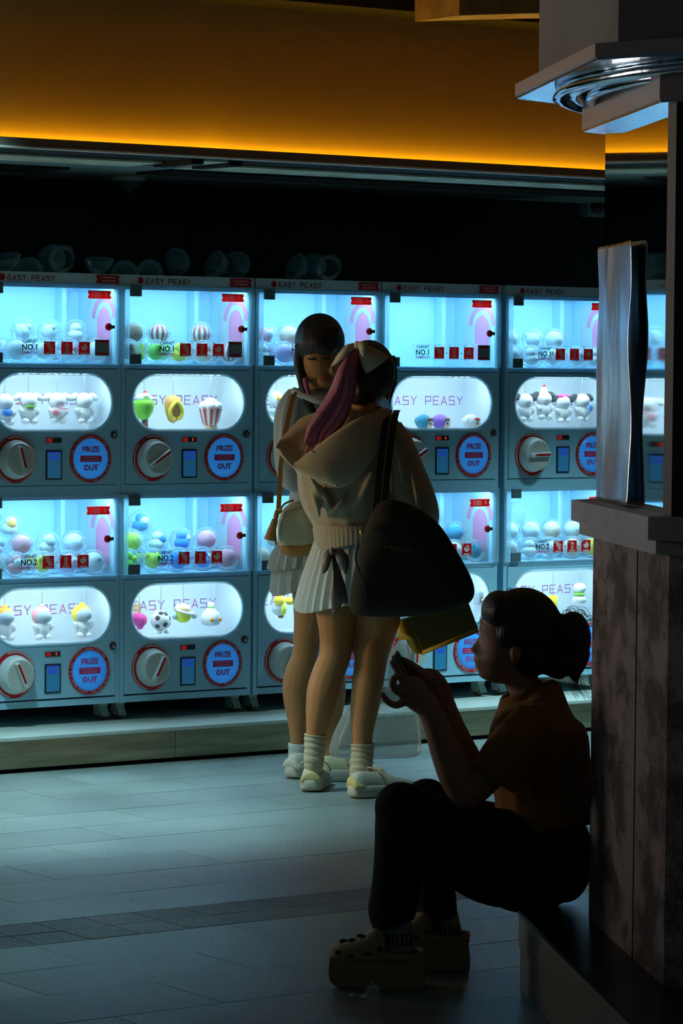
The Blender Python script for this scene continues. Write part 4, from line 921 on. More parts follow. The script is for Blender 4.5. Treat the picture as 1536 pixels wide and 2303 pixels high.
# ---- empty half shells on top of the machines
HR = 0.051
def half():
    bm = bmesh.new(); rs = []
    lathe(bm, [(HR*math.cos(a), HR*math.sin(a)) for a in [k*PI/2/8 for k in range(8)]]+[(0.001, HR)], seg=28, cap0=False, cap1=True)
    lathe(bm, [(HR*1.0, 0.0), (HR*1.04, -0.001), (HR*1.04, -0.004), (HR, -0.004)], seg=28, cap0=False, cap1=False)
    return mesh(bm, True)
for px, rot, lab in ((14, (PI-0.25, 0, 0), 'empty clear capsule half lying bowl-up at the end of the white-plush machine'), (66, (0, 0, 0), 'empty clear capsule half lying dome-up, between two bowls on the white-plush machine'),
                     (116, (1.9, 0.3, 0), 'empty clear capsule half tipped on its side on the white-plush machine'), (141, (-1.3, -0.5, 0), 'empty clear capsule half leaning behind a tipped one on the white-plush machine'),
                     (223, (PI-0.1, 0.1, 0), 'empty clear capsule half lying bowl-up beside two domes'), (281, (0, 0, 0), 'empty clear capsule half lying dome-up beside the bowl'), (337, (0.05, 0.1, 0), 'empty clear capsule half lying dome-up on the popcorn-toy machine'),
                     (397, (1.45, 0, 0.2), 'empty clear capsule half standing on edge with its open side to the aisle'), (482, (2.2, -0.7, 0), 'empty clear capsule half propped against another, leaning one way'), (532, (2.2, 0.7, 0), 'empty clear capsule half propped against another, leaning back'),
                     (664, (2.2, -0.6, 0), 'empty clear capsule half tipped towards the popcorn-toy machine, on the machine behind the girls'), (704, (2.1, 0.6, 0), 'empty clear capsule half in the middle of three on the machine behind the girls'), (740, (-1.2, 0.5, 0), 'empty clear capsule half at the rear of three on the machine behind the girls')):
    dep = 0.10 if px in (141, 740) else 0.055
    s, z = SNZ(px, 600, NM-dep)
    R3 = Euler(rot).to_matrix(); me = C('half', half)
    zmin = min((R3 @ v.co).z for v in me.vertices)
    o = ob('capsule_half', me, M['halfshell']); o.location = RW(s, NM-dep, 1.760-zmin); o.rotation_euler = (Matrix.Rotation(TH, 3, 'Z') @ R3).to_euler()
    tag(o, lab, 'capsule half', 'empty capsule halves on top of the machines')

# ================================================================== people
M['skin'] = mat('skin', (0.48, 0.22, 0.085), 0.55, spec=0.35)
M['skin2'] = mat('skin_tan', (0.40, 0.22, 0.13), 0.55, spec=0.35)
M['blackhair'] = mat('black_hair', (0.012, 0.010, 0.010), 0.45, bump=0.4, bscale=90, stretch=(3, 3, 0.3))
M['pinkhair'] = mat('pink_hair', (0.42, 0.11, 0.21), 0.5, bump=0.5, bscale=120, stretch=(3, 3, 0.25))
M['blouse'] = mat('white_blouse', (0.66, 0.70, 0.70), 0.8, bump=0.25, bscale=25, sheen=0.2, trans=0.25)
M['lace'] = mat('white_lace', (0.62, 0.68, 0.68), 0.85, bump=0.6, bscale=130, trans=0.3)
M['hoodie'] = mat('beige_hoodie', (0.44, 0.37, 0.26), 0.9, bump=0.3, bscale=14, sheen=0.3)
M['skirt'] = mat('white_pleats', (0.66, 0.72, 0.70), 0.75, trans=0.2)
M['bow'] = mat('cream_bow', (0.62, 0.56, 0.42), 0.75, bump=0.1, bscale=40)
M['tote'] = mat('black_tote', (0.013, 0.012, 0.009), 0.9, bump=0.3, bscale=12)
M['mauve'] = mat('mauve_ribbon', (0.17, 0.125, 0.115), 0.45)
M['gold'] = mat('brass', (0.75, 0.55, 0.18), 0.3, 1.0)
M['goldprint'] = mat('dull_gold_print', (0.10, 0.075, 0.03), 0.6)
M['cream'] = mat('cream_leather', (0.60, 0.54, 0.34), 0.6, bump=0.1, bscale=20)
M['tanl'] = mat('tan_leather', (0.40, 0.19, 0.04), 0.55)
M['sock'] = mat('cream_sock', (0.52, 0.46, 0.32), 0.9, bump=0.5, bscale=70, stretch=(0.3, 0.3, 2))
M['shoe'] = mat('white_sneaker', (0.55, 0.53, 0.44), 0.6)
M['shoe2'] = mat('sneaker_overlay', (0.60, 0.52, 0.22), 0.6)
M['shoesole'] = mat('sneaker_sole', (0.50, 0.49, 0.42), 0.6)
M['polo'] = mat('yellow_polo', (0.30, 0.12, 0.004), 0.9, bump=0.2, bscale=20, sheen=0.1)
M['trouser'] = mat('black_trousers', (0.006, 0.006, 0.007), 0.9)
M['clog'] = mat('cream_clog', (0.40, 0.29, 0.14), 0.6)
M['clogdark'] = mat('clog_hole', (0.008, 0.007, 0.006), 0.8)
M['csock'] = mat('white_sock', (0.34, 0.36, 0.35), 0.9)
def person(label, loc): return thing('person', label, 'person', loc)
def put(name, me, m, parent):
    """mesh made in world coordinates, hung under an Empty"""
    me.transform(Matrix.Translation(-Vector(parent.location)) if parent.parent is None else Matrix.Identity(4)); return ob(name, me, m, parent)
def sub(name, me, m, part, root):
    me.transform(Matrix.Translation(-Vector(root.location))); return ob(name, me, m, part)
def LB(*limbs, **kw):
    bm = bmesh.new()
    for l in limbs: limb(bm, l, **kw)
    return bm
def skirt_me(levels, n, amp, Y, kd=0.8, ph=0.0, thick_=0.002):
    """levels: (cx, y, hw). pleated or ruffled ring"""
    bm = bmesh.new(); rs = []; L = len(levels)
    for i, (cx, y, hw) in enumerate(levels):
        c = P(cx, y, Y); r = hw*Y/FPX; ring = []
        for k in range(n*2):
            a = 2*PI*k/(n*2)+ph; q = 1+(amp*(0.25+0.75*i/(L-1)))*(1 if k % 2 else -1)
            ring.append(c+Vector((r*q*math.cos(a), r*kd*q*math.sin(a), 0.004*math.sin(a*3)*i)))
        rs.append(ring)
    rings(bm, rs, False, False)
    me = evalmesh(mesh(bm), [('SOLIDIFY', dict(thickness=thick_, offset=0.0))]); return me
def sheet(px, Y, t=0.010, bev=0.004):
    """flat-ish fabric piece from photo outline points, real thickness, softly rounded. px: (x, y[, dY])"""
    bm = bmesh.new(); k = Y/FPX
    fr = [bm.verts.new(P(q[0], q[1], Y+(q[2] if len(q) > 2 else 0)-t/2)) for q in px]; bk_ = [bm.verts.new(P(q[0], q[1], Y+(q[2] if len(q) > 2 else 0)+t/2)) for q in px]
    n = len(px); bm.faces.new(fr); bm.faces.new(bk_[::-1])
    for i in range(n): bm.faces.new((fr[i], bk_[i], bk_[(i+1) % n], fr[(i+1) % n]))
    if bev: bmesh.ops.bevel(bm, geom=bm.edges[:], offset=bev, segments=2, affect='EDGES', clamp_overlap=True)
    return mesh(bm, True)
def sneaker(root, loc, yaw, L=0.245, tagp='sneaker', m=None, accent=None, h=1.0):
    """toe along +x before turning"""
    T_ = Matrix.Translation(Vector(loc)-Vector(root.location)) @ Matrix.Rotation(yaw, 4, 'Z')
    k = L/0.25
    prof = [(0.0, 0.024, 0.070), (0.012, 0.032, 0.086), (0.035, 0.036, 0.090), (0.065, 0.036, 0.086), (0.095, 0.037, 0.082), (0.125, 0.041, 0.074), (0.160, 0.045, 0.064), (0.195, 0.045, 0.056), (0.225, 0.038, 0.050), (0.243, 0.026, 0.043), (0.25, 0.012, 0.036)]
    bm = bmesh.new(); rs = []
    for x, w, z in prof:
        rs.append([(x*k, w*k*math.copysign(abs(math.cos(a))**0.8, math.cos(a)), 0.026+(z*h-0.026)*math.sin(a)**0.75) for a in [PI*j/12 for j in range(13)]]+[(x*k, 0, 0.024)])
    rings(bm, rs); me = subd(bm, 1); me.transform(T_); up = ob(tagp, me, m or M['shoe'], root)
    bm = bmesh.new(); rs = []
    for x, w, z in [(-0.006, 0.020, 0), (0.004, 0.034, 0), (0.03, 0.041, 0), (0.08, 0.040, 0), (0.13, 0.045, 0), (0.18, 0.050, 0), (0.22, 0.044, 0), (0.246, 0.030, 0), (0.256, 0.012, 0)]:
        top = 0.042 if x < 0.1 else 0.042-(x-0.1)*0.07; bot = 0.0 if 0.01 < x < 0.2 else (0.006 if x < 0.1 else (x-0.2)*0.25)
        rs.append([(x*k, -w*k*0.94, bot), (x*k, -w*k, bot+0.006), (x*k, -w*k, top), (x*k, -w*k*0.85, top+0.003), (x*k, w*k*0.85, top+0.003), (x*k, w*k, top), (x*k, w*k, bot+0.006), (x*k, w*k*0.94, bot)])
    rings(bm, rs); me = subd(bm, 1); me.transform(T_); ob('sole', me, M['shoesole'], up)
    bm = bmesh.new(); rs = []
    for x, w, z in [(-0.003, 0.030, 0.060), (0.0, 0.0345, 0.074), (0.02, 0.0385, 0.062), (0.05, 0.039, 0.050)]:
        rs.append([(x*k, w*k*math.cos(a), 0.034+(z-0.034)*math.sin(a)) for a in [PI*j/10 for j in range(11)]]+[(x*k, 0, 0.03)])
    rings(bm, rs); me = mesh(bm, True); me.transform(T_); ob('heel_counter', me, accent or M['shoe2'], up)
    bm = bmesh.new()
    for q in range(4):
        x = (0.105+q*0.017)*k; z = 0.082-q*0.0062; tube(bm, [(x, -0.022, z-0.008), (x+0.004, 0, z+0.003), (x, 0.022, z-0.008)], 0.0026, 6)
    for sgn in (-1, 1): tube(bm, spline([(0.105*k, 0, 0.085), (0.085*k, 0.030*sgn, 0.096), (0.09*k, 0.050*sgn, 0.080), (0.10*k, 0.056*sgn, 0.062)], 3), 0.0024, 6)
    me = mesh(bm, True); me.transform(T_); ob('laces', me, M['sock'], up)
    return up

# ---------------------------------------------------------------- girl with dark braids (far)
YA = 11.42
pa = person('girl in white blouse and lace shorts with dark braided hair, bowing her head', FL(690, 1745))
bm = LB([(715, 860, YA, 24), (714, 905, YA, 26)], [(714, 895, YA+.02, 40, 0.8), (712, 960, YA+.02, 52, 0.75), (708, 1080, YA+.02, 46, 0.75), (704, 1180, YA+.02, 56, 0.8), (706, 1265, YA+.02, 62, 0.85)],
        [(662, 905, YA, 22), (640, 980, YA-.02, 19), (640, 1055, YA-.03, 16), (690, 1085, YA+.08, 14), (750, 1060, YA+.20, 12)], [(770, 905, YA, 22), (795, 980, YA+.03, 19), (795, 1060, YA+.08, 16), (770, 1075, YA+.20, 12)],
        [(696, 1260, YA, 48), (699, 1340, YA, 42), (697, 1390, YA, 37), (690, 1435, YA, 31), (686, 1470, YA, 29), (672, 1520, YA, 34), (667, 1562, YA+.01, 32), (669, 1610, YA+.01, 25), (669, 1660, YA+.01, 17), (668, 1700, YA+.01, 16), (666, 1728, YA, 18)],
        [(745, 1260, YA+.03, 46), (748, 1390, YA+.05, 36), (745, 1470, YA+.05, 29), (748, 1560, YA+.08, 30), (745, 1650, YA+.07, 18), (745, 1715, YA+.05, 16)])
eball(bm, 722, 812, YA-.03, 42, 62, 0.078, (0.1, 0, -0.3)); eball(bm, 748, 832, YA-.085, 8, 12, 0.02); eball(bm, 728, 858, YA-.07, 22, 18, 0.03); eball(bm, 676, 818, YA-.01, 7, 14, 0.012)
for q in ((752, 1058, 8), (758, 1066, 7)): limb(bm, [(745, 1062, YA+.19, q[2]), (q[0]+8, q[1]-6, YA+.23, 6), (q[0]+16, q[1]-10, YA+.22, 5)])
put('skin', fuse(bm, 0.005, 4), M['skin'], pa)
M['lash'] = mat('lashes', (0.02, 0.012, 0.01), 0.6); M['lips'] = mat('lips', (0.40, 0.10, 0.08), 0.45)
for x0 in (701, 734):
    bm = bmesh.new(); tube(bm, [P(x0-9+9*k, 806+(3 if k == 1 else 0), YA-.103-.004*(k == 1)) for k in range(3)], 0.0035, 6); put('eyelashes', mesh(bm), M['lash'], pa)
bm = bmesh.new(); eball(bm, 729, 856, YA-.102, 11, 4, 0.006); put('lips', mesh(bm, True), M['lips'], pa)
bm = bmesh.new(); eball(bm, 719, 768, YA, 57, 64, 0.118); eball(bm, 690, 806, YA+.015, 28, 52, 0.085); eball(bm, 752, 800, YA+.03, 26, 50, 0.07)
limb(bm, [(676, 780, YA-.04, 14), (672, 820, YA-.05, 12), (678, 855, YA-.06, 10), (688, 890, YA-.08, 11), (700, 920, YA-.09, 10), (712, 945, YA-.09, 6)])
for k in range(8):
    x = 686+k*9; q_ = 0.05*((x-718)/50)**2
    limb(bm, [(x+5, 738, YA-.088+q_, 11), (x+2, 768, YA-.106+q_, 10), (x+3+random.uniform(-2, 2), 790+random.uniform(-3, 7)-60*q_, YA-.104+q_, 6)], seg=8)
hr = put('hair', fuse(bm, 0.005, 3), M['blackhair'], pa)
bm = bmesh.new(); limb(bm, [(687, 850, YA-.085, 7), (689, 868, YA-.09, 6), (696, 888, YA-.095, 4)], seg=8); put('hair_ribbon', mesh(bm, True), M['pinkhair'], pa)
bm = LB([(716, 872, YA, 34, 0.9), (714, 900, YA+.01, 58, 0.7), (711, 960, YA+.02, 66, 0.72), (708, 1080, YA+.02, 56, 0.75), (705, 1160, YA+.02, 60, 0.8), (704, 1245, YA+.02, 68, 0.85)],
        [(668, 885, YA, 22), (646, 925, YA-.02, 27), (638, 990, YA-.03, 24), (642, 1045, YA-.04, 24), (655, 1078, YA-.03, 27), (668, 1092, YA, 16)], [(758, 890, YA, 22), (790, 930, YA+.02, 28), (800, 1000, YA+.04, 24), (798, 1060, YA+.06, 24)])
for k in range(6): limb(bm, [(648+k*5, 885+k*2, YA-.07, 4), (632+k*6, 960, YA-.075, 4), (636+k*5, 1050, YA-.08, 3)], seg=6)
put('blouse', fuse(bm, 0.007, 4), M['blouse'], pa)
bm = bmesh.new(); limb(bm, [(660, 878, YA-.05, 8), (690, 893, YA-.09, 9), (720, 900, YA-.10, 9), (750, 893, YA-.08, 8)], seg=8); put('collar', mesh(bm, True), M['blouse'], pa)
put('lace_shorts', skirt_me([(700, 1180, 62), (696, 1240, 76), (694, 1290, 82), (693, 1332, 84)], 17, 0.035, YA+.02, 0.75), M['lace'], pa)
put('ruffle', skirt_me([(700, 1215, 72), (694, 1250, 84), (692, 1278, 89)], 22, 0.05, YA+.02, 0.75), M['lace'], pa)
bm = LB([(669, 1672, YA+.01, 21), (668, 1705, YA+.01, 20), (667, 1725, YA, 21)]); put('ankle_sock', mesh(bm, True), M['blouse'], pa)
sneaker(pa, FL(652, 1752)+Vector((0, 0.0, 0)), R_(52), 0.24, m=M['shoe'], accent=M['shoe'])
sneaker(pa, FL(716, 1757)+Vector((0, 0.0, 0)), R_(12), 0.235, m=M['cream'], accent=M['cream'])
# her bag, hung from its strap
YB_ = YA-.13
ba = thing('shoulder_bag', 'cream shoulder bag with tan base and tassel beside the white blouse', 'bag', P(664, 1250, YB_))
bm = bmesh.new(); o_ = [(628, 1232), (621, 1200), (625, 1165), (638, 1138), (658, 1128), (690, 1125), (712, 1140), (720, 1180), (722, 1225), (715, 1240), (680, 1243), (645, 1242)]
def puffy(px, Y, hd, lv=2, inner=0.72):
    bm = bmesh.new(); n = len(px); cx = sum(q[0] for q in px)/n; cy = sum(q[1] for q in px)/n
    rs = []
    for sc, dy in ((inner*0.5, -hd), (inner, -hd*0.92), (1.0, -hd*0.45), (1.0, hd*0.45), (inner, hd*0.92), (inner*0.5, hd)): rs.append([P(cx+(q[0]-cx)*sc, cy+(q[1]-cy)*sc, Y+dy) for q in px])
    rings(bm, rs); return subd(bm, lv)
put('bag_body', puffy(o_, YB_, 0.035), M['cream'], ba)
put('base', puffy([(621, 1222), (650, 1232), (690, 1228), (724, 1212), (722, 1238), (700, 1250), (660, 1255), (632, 1247)], YB_, 0.039), M['tanl'], ba)
bm = bmesh.new(); tube(bm, spline([tuple(P(x, y, YB_-.036)) for x, y in ((621, 1225), (619, 1195), (624, 1162), (638, 1135), (660, 1125))], 4), 0.004, 8); put('piping', mesh(bm, True), M['tanl'], ba)
bm = bmesh.new()
pts = [P(x, y, Y) for x, y, Y in ((626, 1150, YB_-.02), (629, 1100, YB_-.02), (631, 1050, YB_-.01), (640, 980, YB_-.01), (660, 890, YB_+.03), (680, 868, YB_+.10))]
rs = [[p+Vector((-0.008, 0, 0)), p+Vector((0.008, 0, 0)), p+Vector((0.008, 0.003, 0)), p+Vector((-0.008, 0.003, 0))] for p in pts]; rings(bm, rs); put('strap', mesh(bm), M['tanl'], ba)
bm = bmesh.new(); limb(bm, [(624, 1148, YB_-.03, 5), (621, 1160, YB_-.035, 6), (620, 1168, YB_-.035, 5)], seg=8); limb(bm, [(619, 1168, YB_-.035, 7), (611, 1195, YB_-.037, 10), (606, 1215, YB_-.038, 13)], seg=12); put('tassel', mesh(bm, True), M['tanl'], ba)
bm = bmesh.new(); ellipsoid(bm, P(629, 1149, YB_-.03), (0.009, 0.006, 0.010)); put('ring', mesh(bm, True), M['gold'], ba)

# ---------------------------------------------------------------- girl in the hoodie (near)
YB = 10.98
pb = person('girl in beige hoodie and white pleated skirt with a pink ponytail and bow', FL(760, 1785))
bm = LB([(822, 900, YB, 28), (812, 945, YB, 34)], [(806, 940, YB+.02, 62, 0.7), (800, 1000, YB+.02, 84, 0.7), (800, 1100, YB+.02, 78, 0.75), (803, 1190, YB+.02, 74, 0.8), (806, 1300, YB+.02, 92, 0.85)],
        [(880, 960, YB, 26), (915, 1030, YB, 25), (945, 1120, YB-.01, 22), (930, 1190, YB+.10, 18), (900, 1180, YB+.22, 14)], [(712, 975, YB+.03, 26), (690, 1050, YB+.10, 22), (730, 1075, YB+.24, 17), (775, 1040, YB+.32, 13)],
        [(762, 1290, YB, 56), (757, 1371, YB, 48), (758, 1415, YB, 42), (756, 1450, YB, 38), (752, 1480, YB, 36), (740, 1510, YB, 37), (728, 1551, YB, 38), (721, 1592, YB+.005, 34), (713, 1633, YB+.01, 26), (709, 1660, YB+.01, 21), (706, 1710, YB+.01, 19), (704, 1750, YB+.03, 22)],
        [(855, 1290, YB+.01, 56), (853, 1390, YB+.01, 48), (845, 1431, YB+.01, 43), (836, 1469, YB, 39), (832, 1502, YB, 37), (826, 1546, YB-.01, 36), (820, 1592, YB-.01, 33), (815, 1644, YB-.01, 26), (815, 1680, YB-.01, 22), (812, 1730, YB-.02, 20), (815, 1760, YB-.02, 24)])
eball(bm, 828, 852, YB+.02, 50, 70, 0.088); eball(bm, 868, 872, YB+.05, 16, 30, 0.05); eball(bm, 872, 884, YB-.02, 8, 14, 0.012)
for fx, fy, fz in ((785, 1028, .345), (790, 1034, .35), (793, 1040, .35), (790, 1046, .345), (780, 1025, .31)): limb(bm, [(775, 1040, YB+.32, 8), (fx, fy, YB+fz, 6), (fx+10, fy-6, YB+fz+.005, 5)], seg=8)
for fx, fy, fz in ((895, 1195, .23), (890, 1192, .24), (886, 1188, .245), (884, 1182, .24), (892, 1172, .22)): limb(bm, [(902, 1182, YB+.22, 8), (fx, fy, YB+fz, 6), (fx-6, fy+8, YB+fz, 5)], seg=8)
put('skin', fuse(bm, 0.006, 5), M['skin'], pb)
bm = bmesh.new(); eball(bm, 829, 838, YB, 61, 74, 0.108); eball(bm, 812, 880, YB-.01, 36, 36, 0.075); limb(bm, [(882, 800, YB+.03, 8), (888, 845, YB+.03, 7), (883, 880, YB+.03, 5), (872, 915, YB+.03, 2)], seg=8)
put('hair', fuse(bm, 0.006, 4), M['blackhair'], pb)
bm = bmesh.new()
for k in range(22):
    o = random.uniform(-1, 1); q = random.uniform(-1, 1)
    limb(bm, [(800+4*o, 782+4*q, YB-.085, 9), (782+10*o, 830, YB-.125+.015*q, 12), (768+20*o, 885, YB-.125+.02*q, 12), (744+30*o+6*q, 935, YB-.12+.02*q, 10), (718+27*o+5*q, 978+8*q, YB-.125+.01*q, 6), (706+24*o-4*q, 1004+16*q, YB-.128, 1.2)], seg=8)
put('ponytail', mesh(bm, True), M['pinkhair'], pb)
bw = put('hair_bow', sheet([(806, 775), (830, 777), (856, 790), (876, 803), (850, 824), (824, 843), (813, 822), (806, 795)], YB-.118, 0.018, 0.005), M['bow'], pb)
sub('bow_loop', sheet([(798, 770), (776, 776), (758, 798), (742, 826), (752, 824), (772, 808), (790, 790), (802, 780)], YB-.125, 0.016, 0.004), M['bow'], bw, pb)
sub('bow_tail', sheet([(802, 770), (824, 764), (830, 776), (826, 796), (816, 805), (808, 790)], YB-.137, 0.012, 0.003), M['bow'], bw, pb)
bm = bmesh.new(); eball(bm, 803, 776, YB-.128, 7, 9, 0.012); sub('bow_knot', mesh(bm, True), M['bow'], bw, pb)
# glasses temple and earring
bm = bmesh.new(); tube(bm, [P(868, 872, YB-.02), P(886, 880, YB+.06)], 0.0018, 6); put('glasses', mesh(bm), M['dark'], pb)
bm = bmesh.new(); ellipsoid(bm, P(876, 884, YB-.012), (0.005, 0.004, 0.010)); ellipsoid(bm, P(872, 896, YB-.012), (0.004, 0.004, 0.007)); put('earring', mesh(bm, True), M['steel'], pb)
# hoodie
bm = LB([(806, 925, YB+.01, 60, 0.9), (792, 975, YB+.02, 104, 0.78), (786, 1040, YB+.02, 117, 0.78), (788, 1100, YB+.02, 118, 0.8), (799, 1150, YB+.02, 104, 0.85), (806, 1182, YB+.02, 96, 0.88), (808, 1196, YB+.02, 94, 0.9)],
        [(862, 962, YB, 36), (886, 1002, YB-.01, 45), (908, 1060, YB-.01, 47), (930, 1120, YB-.01, 50), (945, 1165, YB+.03, 44), (935, 1195, YB+.10, 32)], [(716, 980, YB+.03, 34), (690, 1050, YB+.09, 30), (715, 1085, YB+.20, 24)])
for a, b in (((690, 1060), (735, 1150)), ((720, 1090), (745, 1165)), ((780, 1110), (735, 1165)), ((840, 1060), (790, 1150)), ((890, 1000), (905, 1090)), ((870, 1010), (880, 1110)), ((925, 1060), (940, 1150)), ((700, 1105), (718, 1165))):
    d_ = 0.115*0.9
    limb(bm, [(a[0], a[1], YB-d_-.012, 5), ((a[0]+b[0])/2+4, (a[1]+b[1])/2, YB-d_-.02, 8), (b[0], b[1], YB-d_, 4)], seg=8)
put('hoodie', fuse(bm, 0.007, 6), M['hoodie'], pb)
put('hem_band', skirt_me([(806, 1180, 99), (807, 1192, 102), (807, 1210, 99), (806, 1228, 96)], 60, 0.006, YB+.02, 0.9, thick_=0.006), M['hoodie'], pb)
# hood: lofted bag of cloth, rim opening up and to the left
def hood():
    bm = bmesh.new(); Yh = YB-.10
    def loop(near, far): return [P(x, y, Y) for x, y, Y in near]+[P(x, y, Y) for x, y, Y in reversed(far)]
    near = spline([(619, 1004, Yh+.02), (640, 1030, Yh-.03), (660, 1043, Yh-.055), (700, 1014, Yh-.075), (753, 972, Yh-.075), (805, 940, Yh-.055), (850, 924, Yh-.02), (872, 918, Yh+.05)], 3)
    far = spline([(619, 1004, Yh+.02), (634, 985, Yh+.05), (655, 962, Yh+.07), (678, 940, Yh+.09), (720, 925, Yh+.10), (770, 915, Yh+.11), (820, 910, Yh+.11), (872, 918, Yh+.05)], 3)
    n = len(near)
    def mix(A, B, t): return [tuple(a+(b-a)*t for a, b in zip(p, q)) for p, q in zip(A, B)]
    low = spline([(640, 1015, Yh+.02), (655, 1046, Yh-.03), (690, 1070, Yh-.07), (735, 1090, Yh-.085), (772, 1098, Yh-.085), (815, 1060, Yh-.08), (855, 1000, Yh-.04), (882, 935, Yh+.03)], 3)
    inner = spline([(640, 1012, Yh+.03), (655, 1036, Yh+.02), (690, 1040, Yh+.02), (735, 1040, Yh+.02), (772, 1030, Yh+.02), (815, 1000, Yh+.03), (855, 960, Yh+.04), (880, 930, Yh+.06)], 3)
    strips = [far, inner] 
    g = []
    back = mix(far, inner, 0.5)
    rows = [far, [(p[0], p[1], p[2]-0.004) for p in back], mix(back, near, 0.5), [(p[0], p[1]+3, p[2]+0.012) for p in near], near, [(p[0], p[1]+2, p[2]-0.008) for p in mix(near, low, 0.15)], [(p[0], p[1], p[2]-0.020) for p in mix(near, low, 0.45)], [(p[0], p[1], p[2]-0.018) for p in mix(near, low, 0.75)], low, [(p[0]+2, p[1]-6, p[2]+0.03) for p in low]]
    # row 2 sinks inwards so the hood reads as an open pocket
    rows[2] = [(p[0], p[1]+14*math.sin(PI*i/(n-1)), p[2]+0.005) for i, p in enumerate(rows[2])]
    vs = [[bm.verts.new(P(*p)) for p in r] for r in rows]
    for a, b in zip(vs[:-1], vs[1:]):
        for i in range(n-1): bm.faces.new((a[i], a[i+1], b[i+1], b[i]))
    return thick(bm, 0.006, 1)
put('hood', hood(), M['hoodie'], pb)
bm = bmesh.new(); tube(bm, [P(x, y, Y) for x, y, Y in spline([(700, 1014, YB-.179), (725, 1040, YB-.193), (748, 1072, YB-.192), (758, 1096, YB-.188)], 4)], 0.0022, 6); put('hood_seam', mesh(bm, True), M['hoodie'], pb)
put('pleated_skirt', skirt_me([(805, 1200, 92), (802, 1250, 106), (799, 1300, 120), (797, 1345, 130), (797, 1366, 134)], 34, 0.030, YB+.02, 0.72), M['skirt'], pb)
for pts in ([(709, 1652, YB+.01, 25), (708, 1668, YB+.01, 24), (707, 1690, YB+.01, 23), (706, 1712, YB+.01, 23), (705, 1730, YB+.02, 21)], [(815, 1672, YB-.01, 27), (815, 1690, YB-.01, 26), (813, 1712, YB-.013, 26), (812, 1735, YB-.02, 26), (812, 1748, YB-.02, 26)]):
    bm = bmesh.new(); q = spline(pts, 6); limb(bm, [(p[0], p[1], p[2], p[3]*(1.03 if i % 4 < 2 else 0.97)) for i, p in enumerate(q)], m=1); put('sock', mesh(bm, True), M['sock'], pb)
sneaker(pb, FL(697, 1783)+Vector((0, 0.01, 0)), R_(82), 0.245, m=M['shoe']); sneaker(pb, FL(790, 1796)+Vector((0, 0.01, 0)), R_(30), 0.25, m=M['shoe'])
# tote on her shoulder
YT = 10.74
tb = thing('tote_bag', 'big black cloth tote bag on the shoulder of the hooded girl', 'bag', P(900, 1390, YT))
put('bag_body', puffy([(842, 1128), (880, 1118), (930, 1135), (975, 1162), (1002, 1195), (1032, 1245), (1058, 1290), (1071, 1325), (1066, 1352), (1040, 1368), (990, 1382), (940, 1388), (880, 1389), (815, 1388), (788, 1384), (783, 1350), (792, 1295), (806, 1235), (822, 1180)], YT, 0.075, 2, 0.80), M['tote'], tb)
for o in (0, 18):
    bm = bmesh.new(); pts = [P(x+o, y, Y) for x, y, Y in spline([(846, 1150, YT-.03), (850, 1100, YT+.03), (858, 1020, YT+.06), (866, 960, YT+.09), (872, 930, YT+.16), (876, 922, YT+.26)], 3)]
    rings(bm, [[p+Vector((-0.011, 0, 0)), p+Vector((0.011, 0, 0)), p+Vector((0.011, 0.004, 0)), p+Vector((-0.011, 0.004, 0))] for p in pts]); put('strap', mesh(bm), M['tote'], tb)
put('front_flap', puffy([(832, 1180), (880, 1168), (940, 1172), (985, 1190), (990, 1205), (940, 1196), (880, 1192), (826, 1200)], YT-.062, 0.012, 1), M['tote'], tb)
bm = bmesh.new(); ellipsoid(bm, P(813, 1196, YT-.075), (0.007, 0.006, 0.009)); put('clasp', mesh(bm, True), M['gold'], tb)
me = mesh(text_bm([('Maison', 0, 0, 0.022, 'LEFT')])); me.transform(Matrix.Translation(P(864, 1240, YT-.0835))); put('lettering', me, M['goldprint'], tb)
bm = bmesh.new(); tube(bm, [P(x, y, YT-.074) for x, y in spline([(806, 1220), (800, 1260), (818, 1310), (824, 1345)], 4)], 0.003, 6); put('zip', mesh(bm, True), M['gold'] if 0 else M['dark'], tb)
rb = put('ribbon', sheet([(742, 1236), (730, 1240), (722, 1268), (724, 1292), (736, 1286), (742, 1262), (748, 1250)], YT-.075, 0.014, 0.004), M['mauve'], tb)
sub('ribbon_loop', sheet([(748, 1234), (768, 1232), (784, 1250), (786, 1272), (776, 1296), (766, 1270), (752, 1246)], YT-.080, 0.014, 0.004), M['mauve'], rb, tb)
sub('ribbon_tail', sheet([(744, 1240), (752, 1290), (742, 1340), (748, 1384), (762, 1372), (772, 1352), (784, 1360), (778, 1320), (764, 1280), (752, 1244)], YT-.070, 0.012, 0.003), M['mauve'], rb, tb)
bm = bmesh.new(); eball(bm, 747, 1240, YT-.088, 7, 9, 0.012); sub('ribbon_knot', mesh(bm, True), M['mauve'], rb, tb)
# yellow shopping bag, held in front
M['yellow_paper'] = mat('yellow_bag', (0.55, 0.36, 0.01), 0.5, bump=0.1, bscale=15)
M['olive'] = mat('olive_bag_side', (0.10, 0.085, 0.01), 0.5, bump=0.1, bscale=15)
YY = 10.95
yb = thing('shopping_bag', 'tilted yellow shopping bag under the black tote', 'bag', P(1000, 1470, YY))
def hexa(f, b, Y0, Y1):
    bm = bmesh.new(); vs = [bm.verts.new(P(x, y, Y0)) for x, y in f]+[bm.verts.new(P(x, y, Y1)) for x, y in b]
    for q in ((0, 1, 2, 3), (7, 6, 5, 4), (0, 4, 5, 1), (1, 5, 6, 2), (2, 6, 7, 3), (3, 7, 4, 0)): bm.faces.new([vs[i] for i in q])
    return bm
put('front_panel', mesh(hexa([(916, 1392), (1052, 1352), (1075, 1412), (954, 1462)], [(916, 1392), (1052, 1352), (1075, 1412), (954, 1462)], YY-.045, YY-.041)), M['olive'], yb)
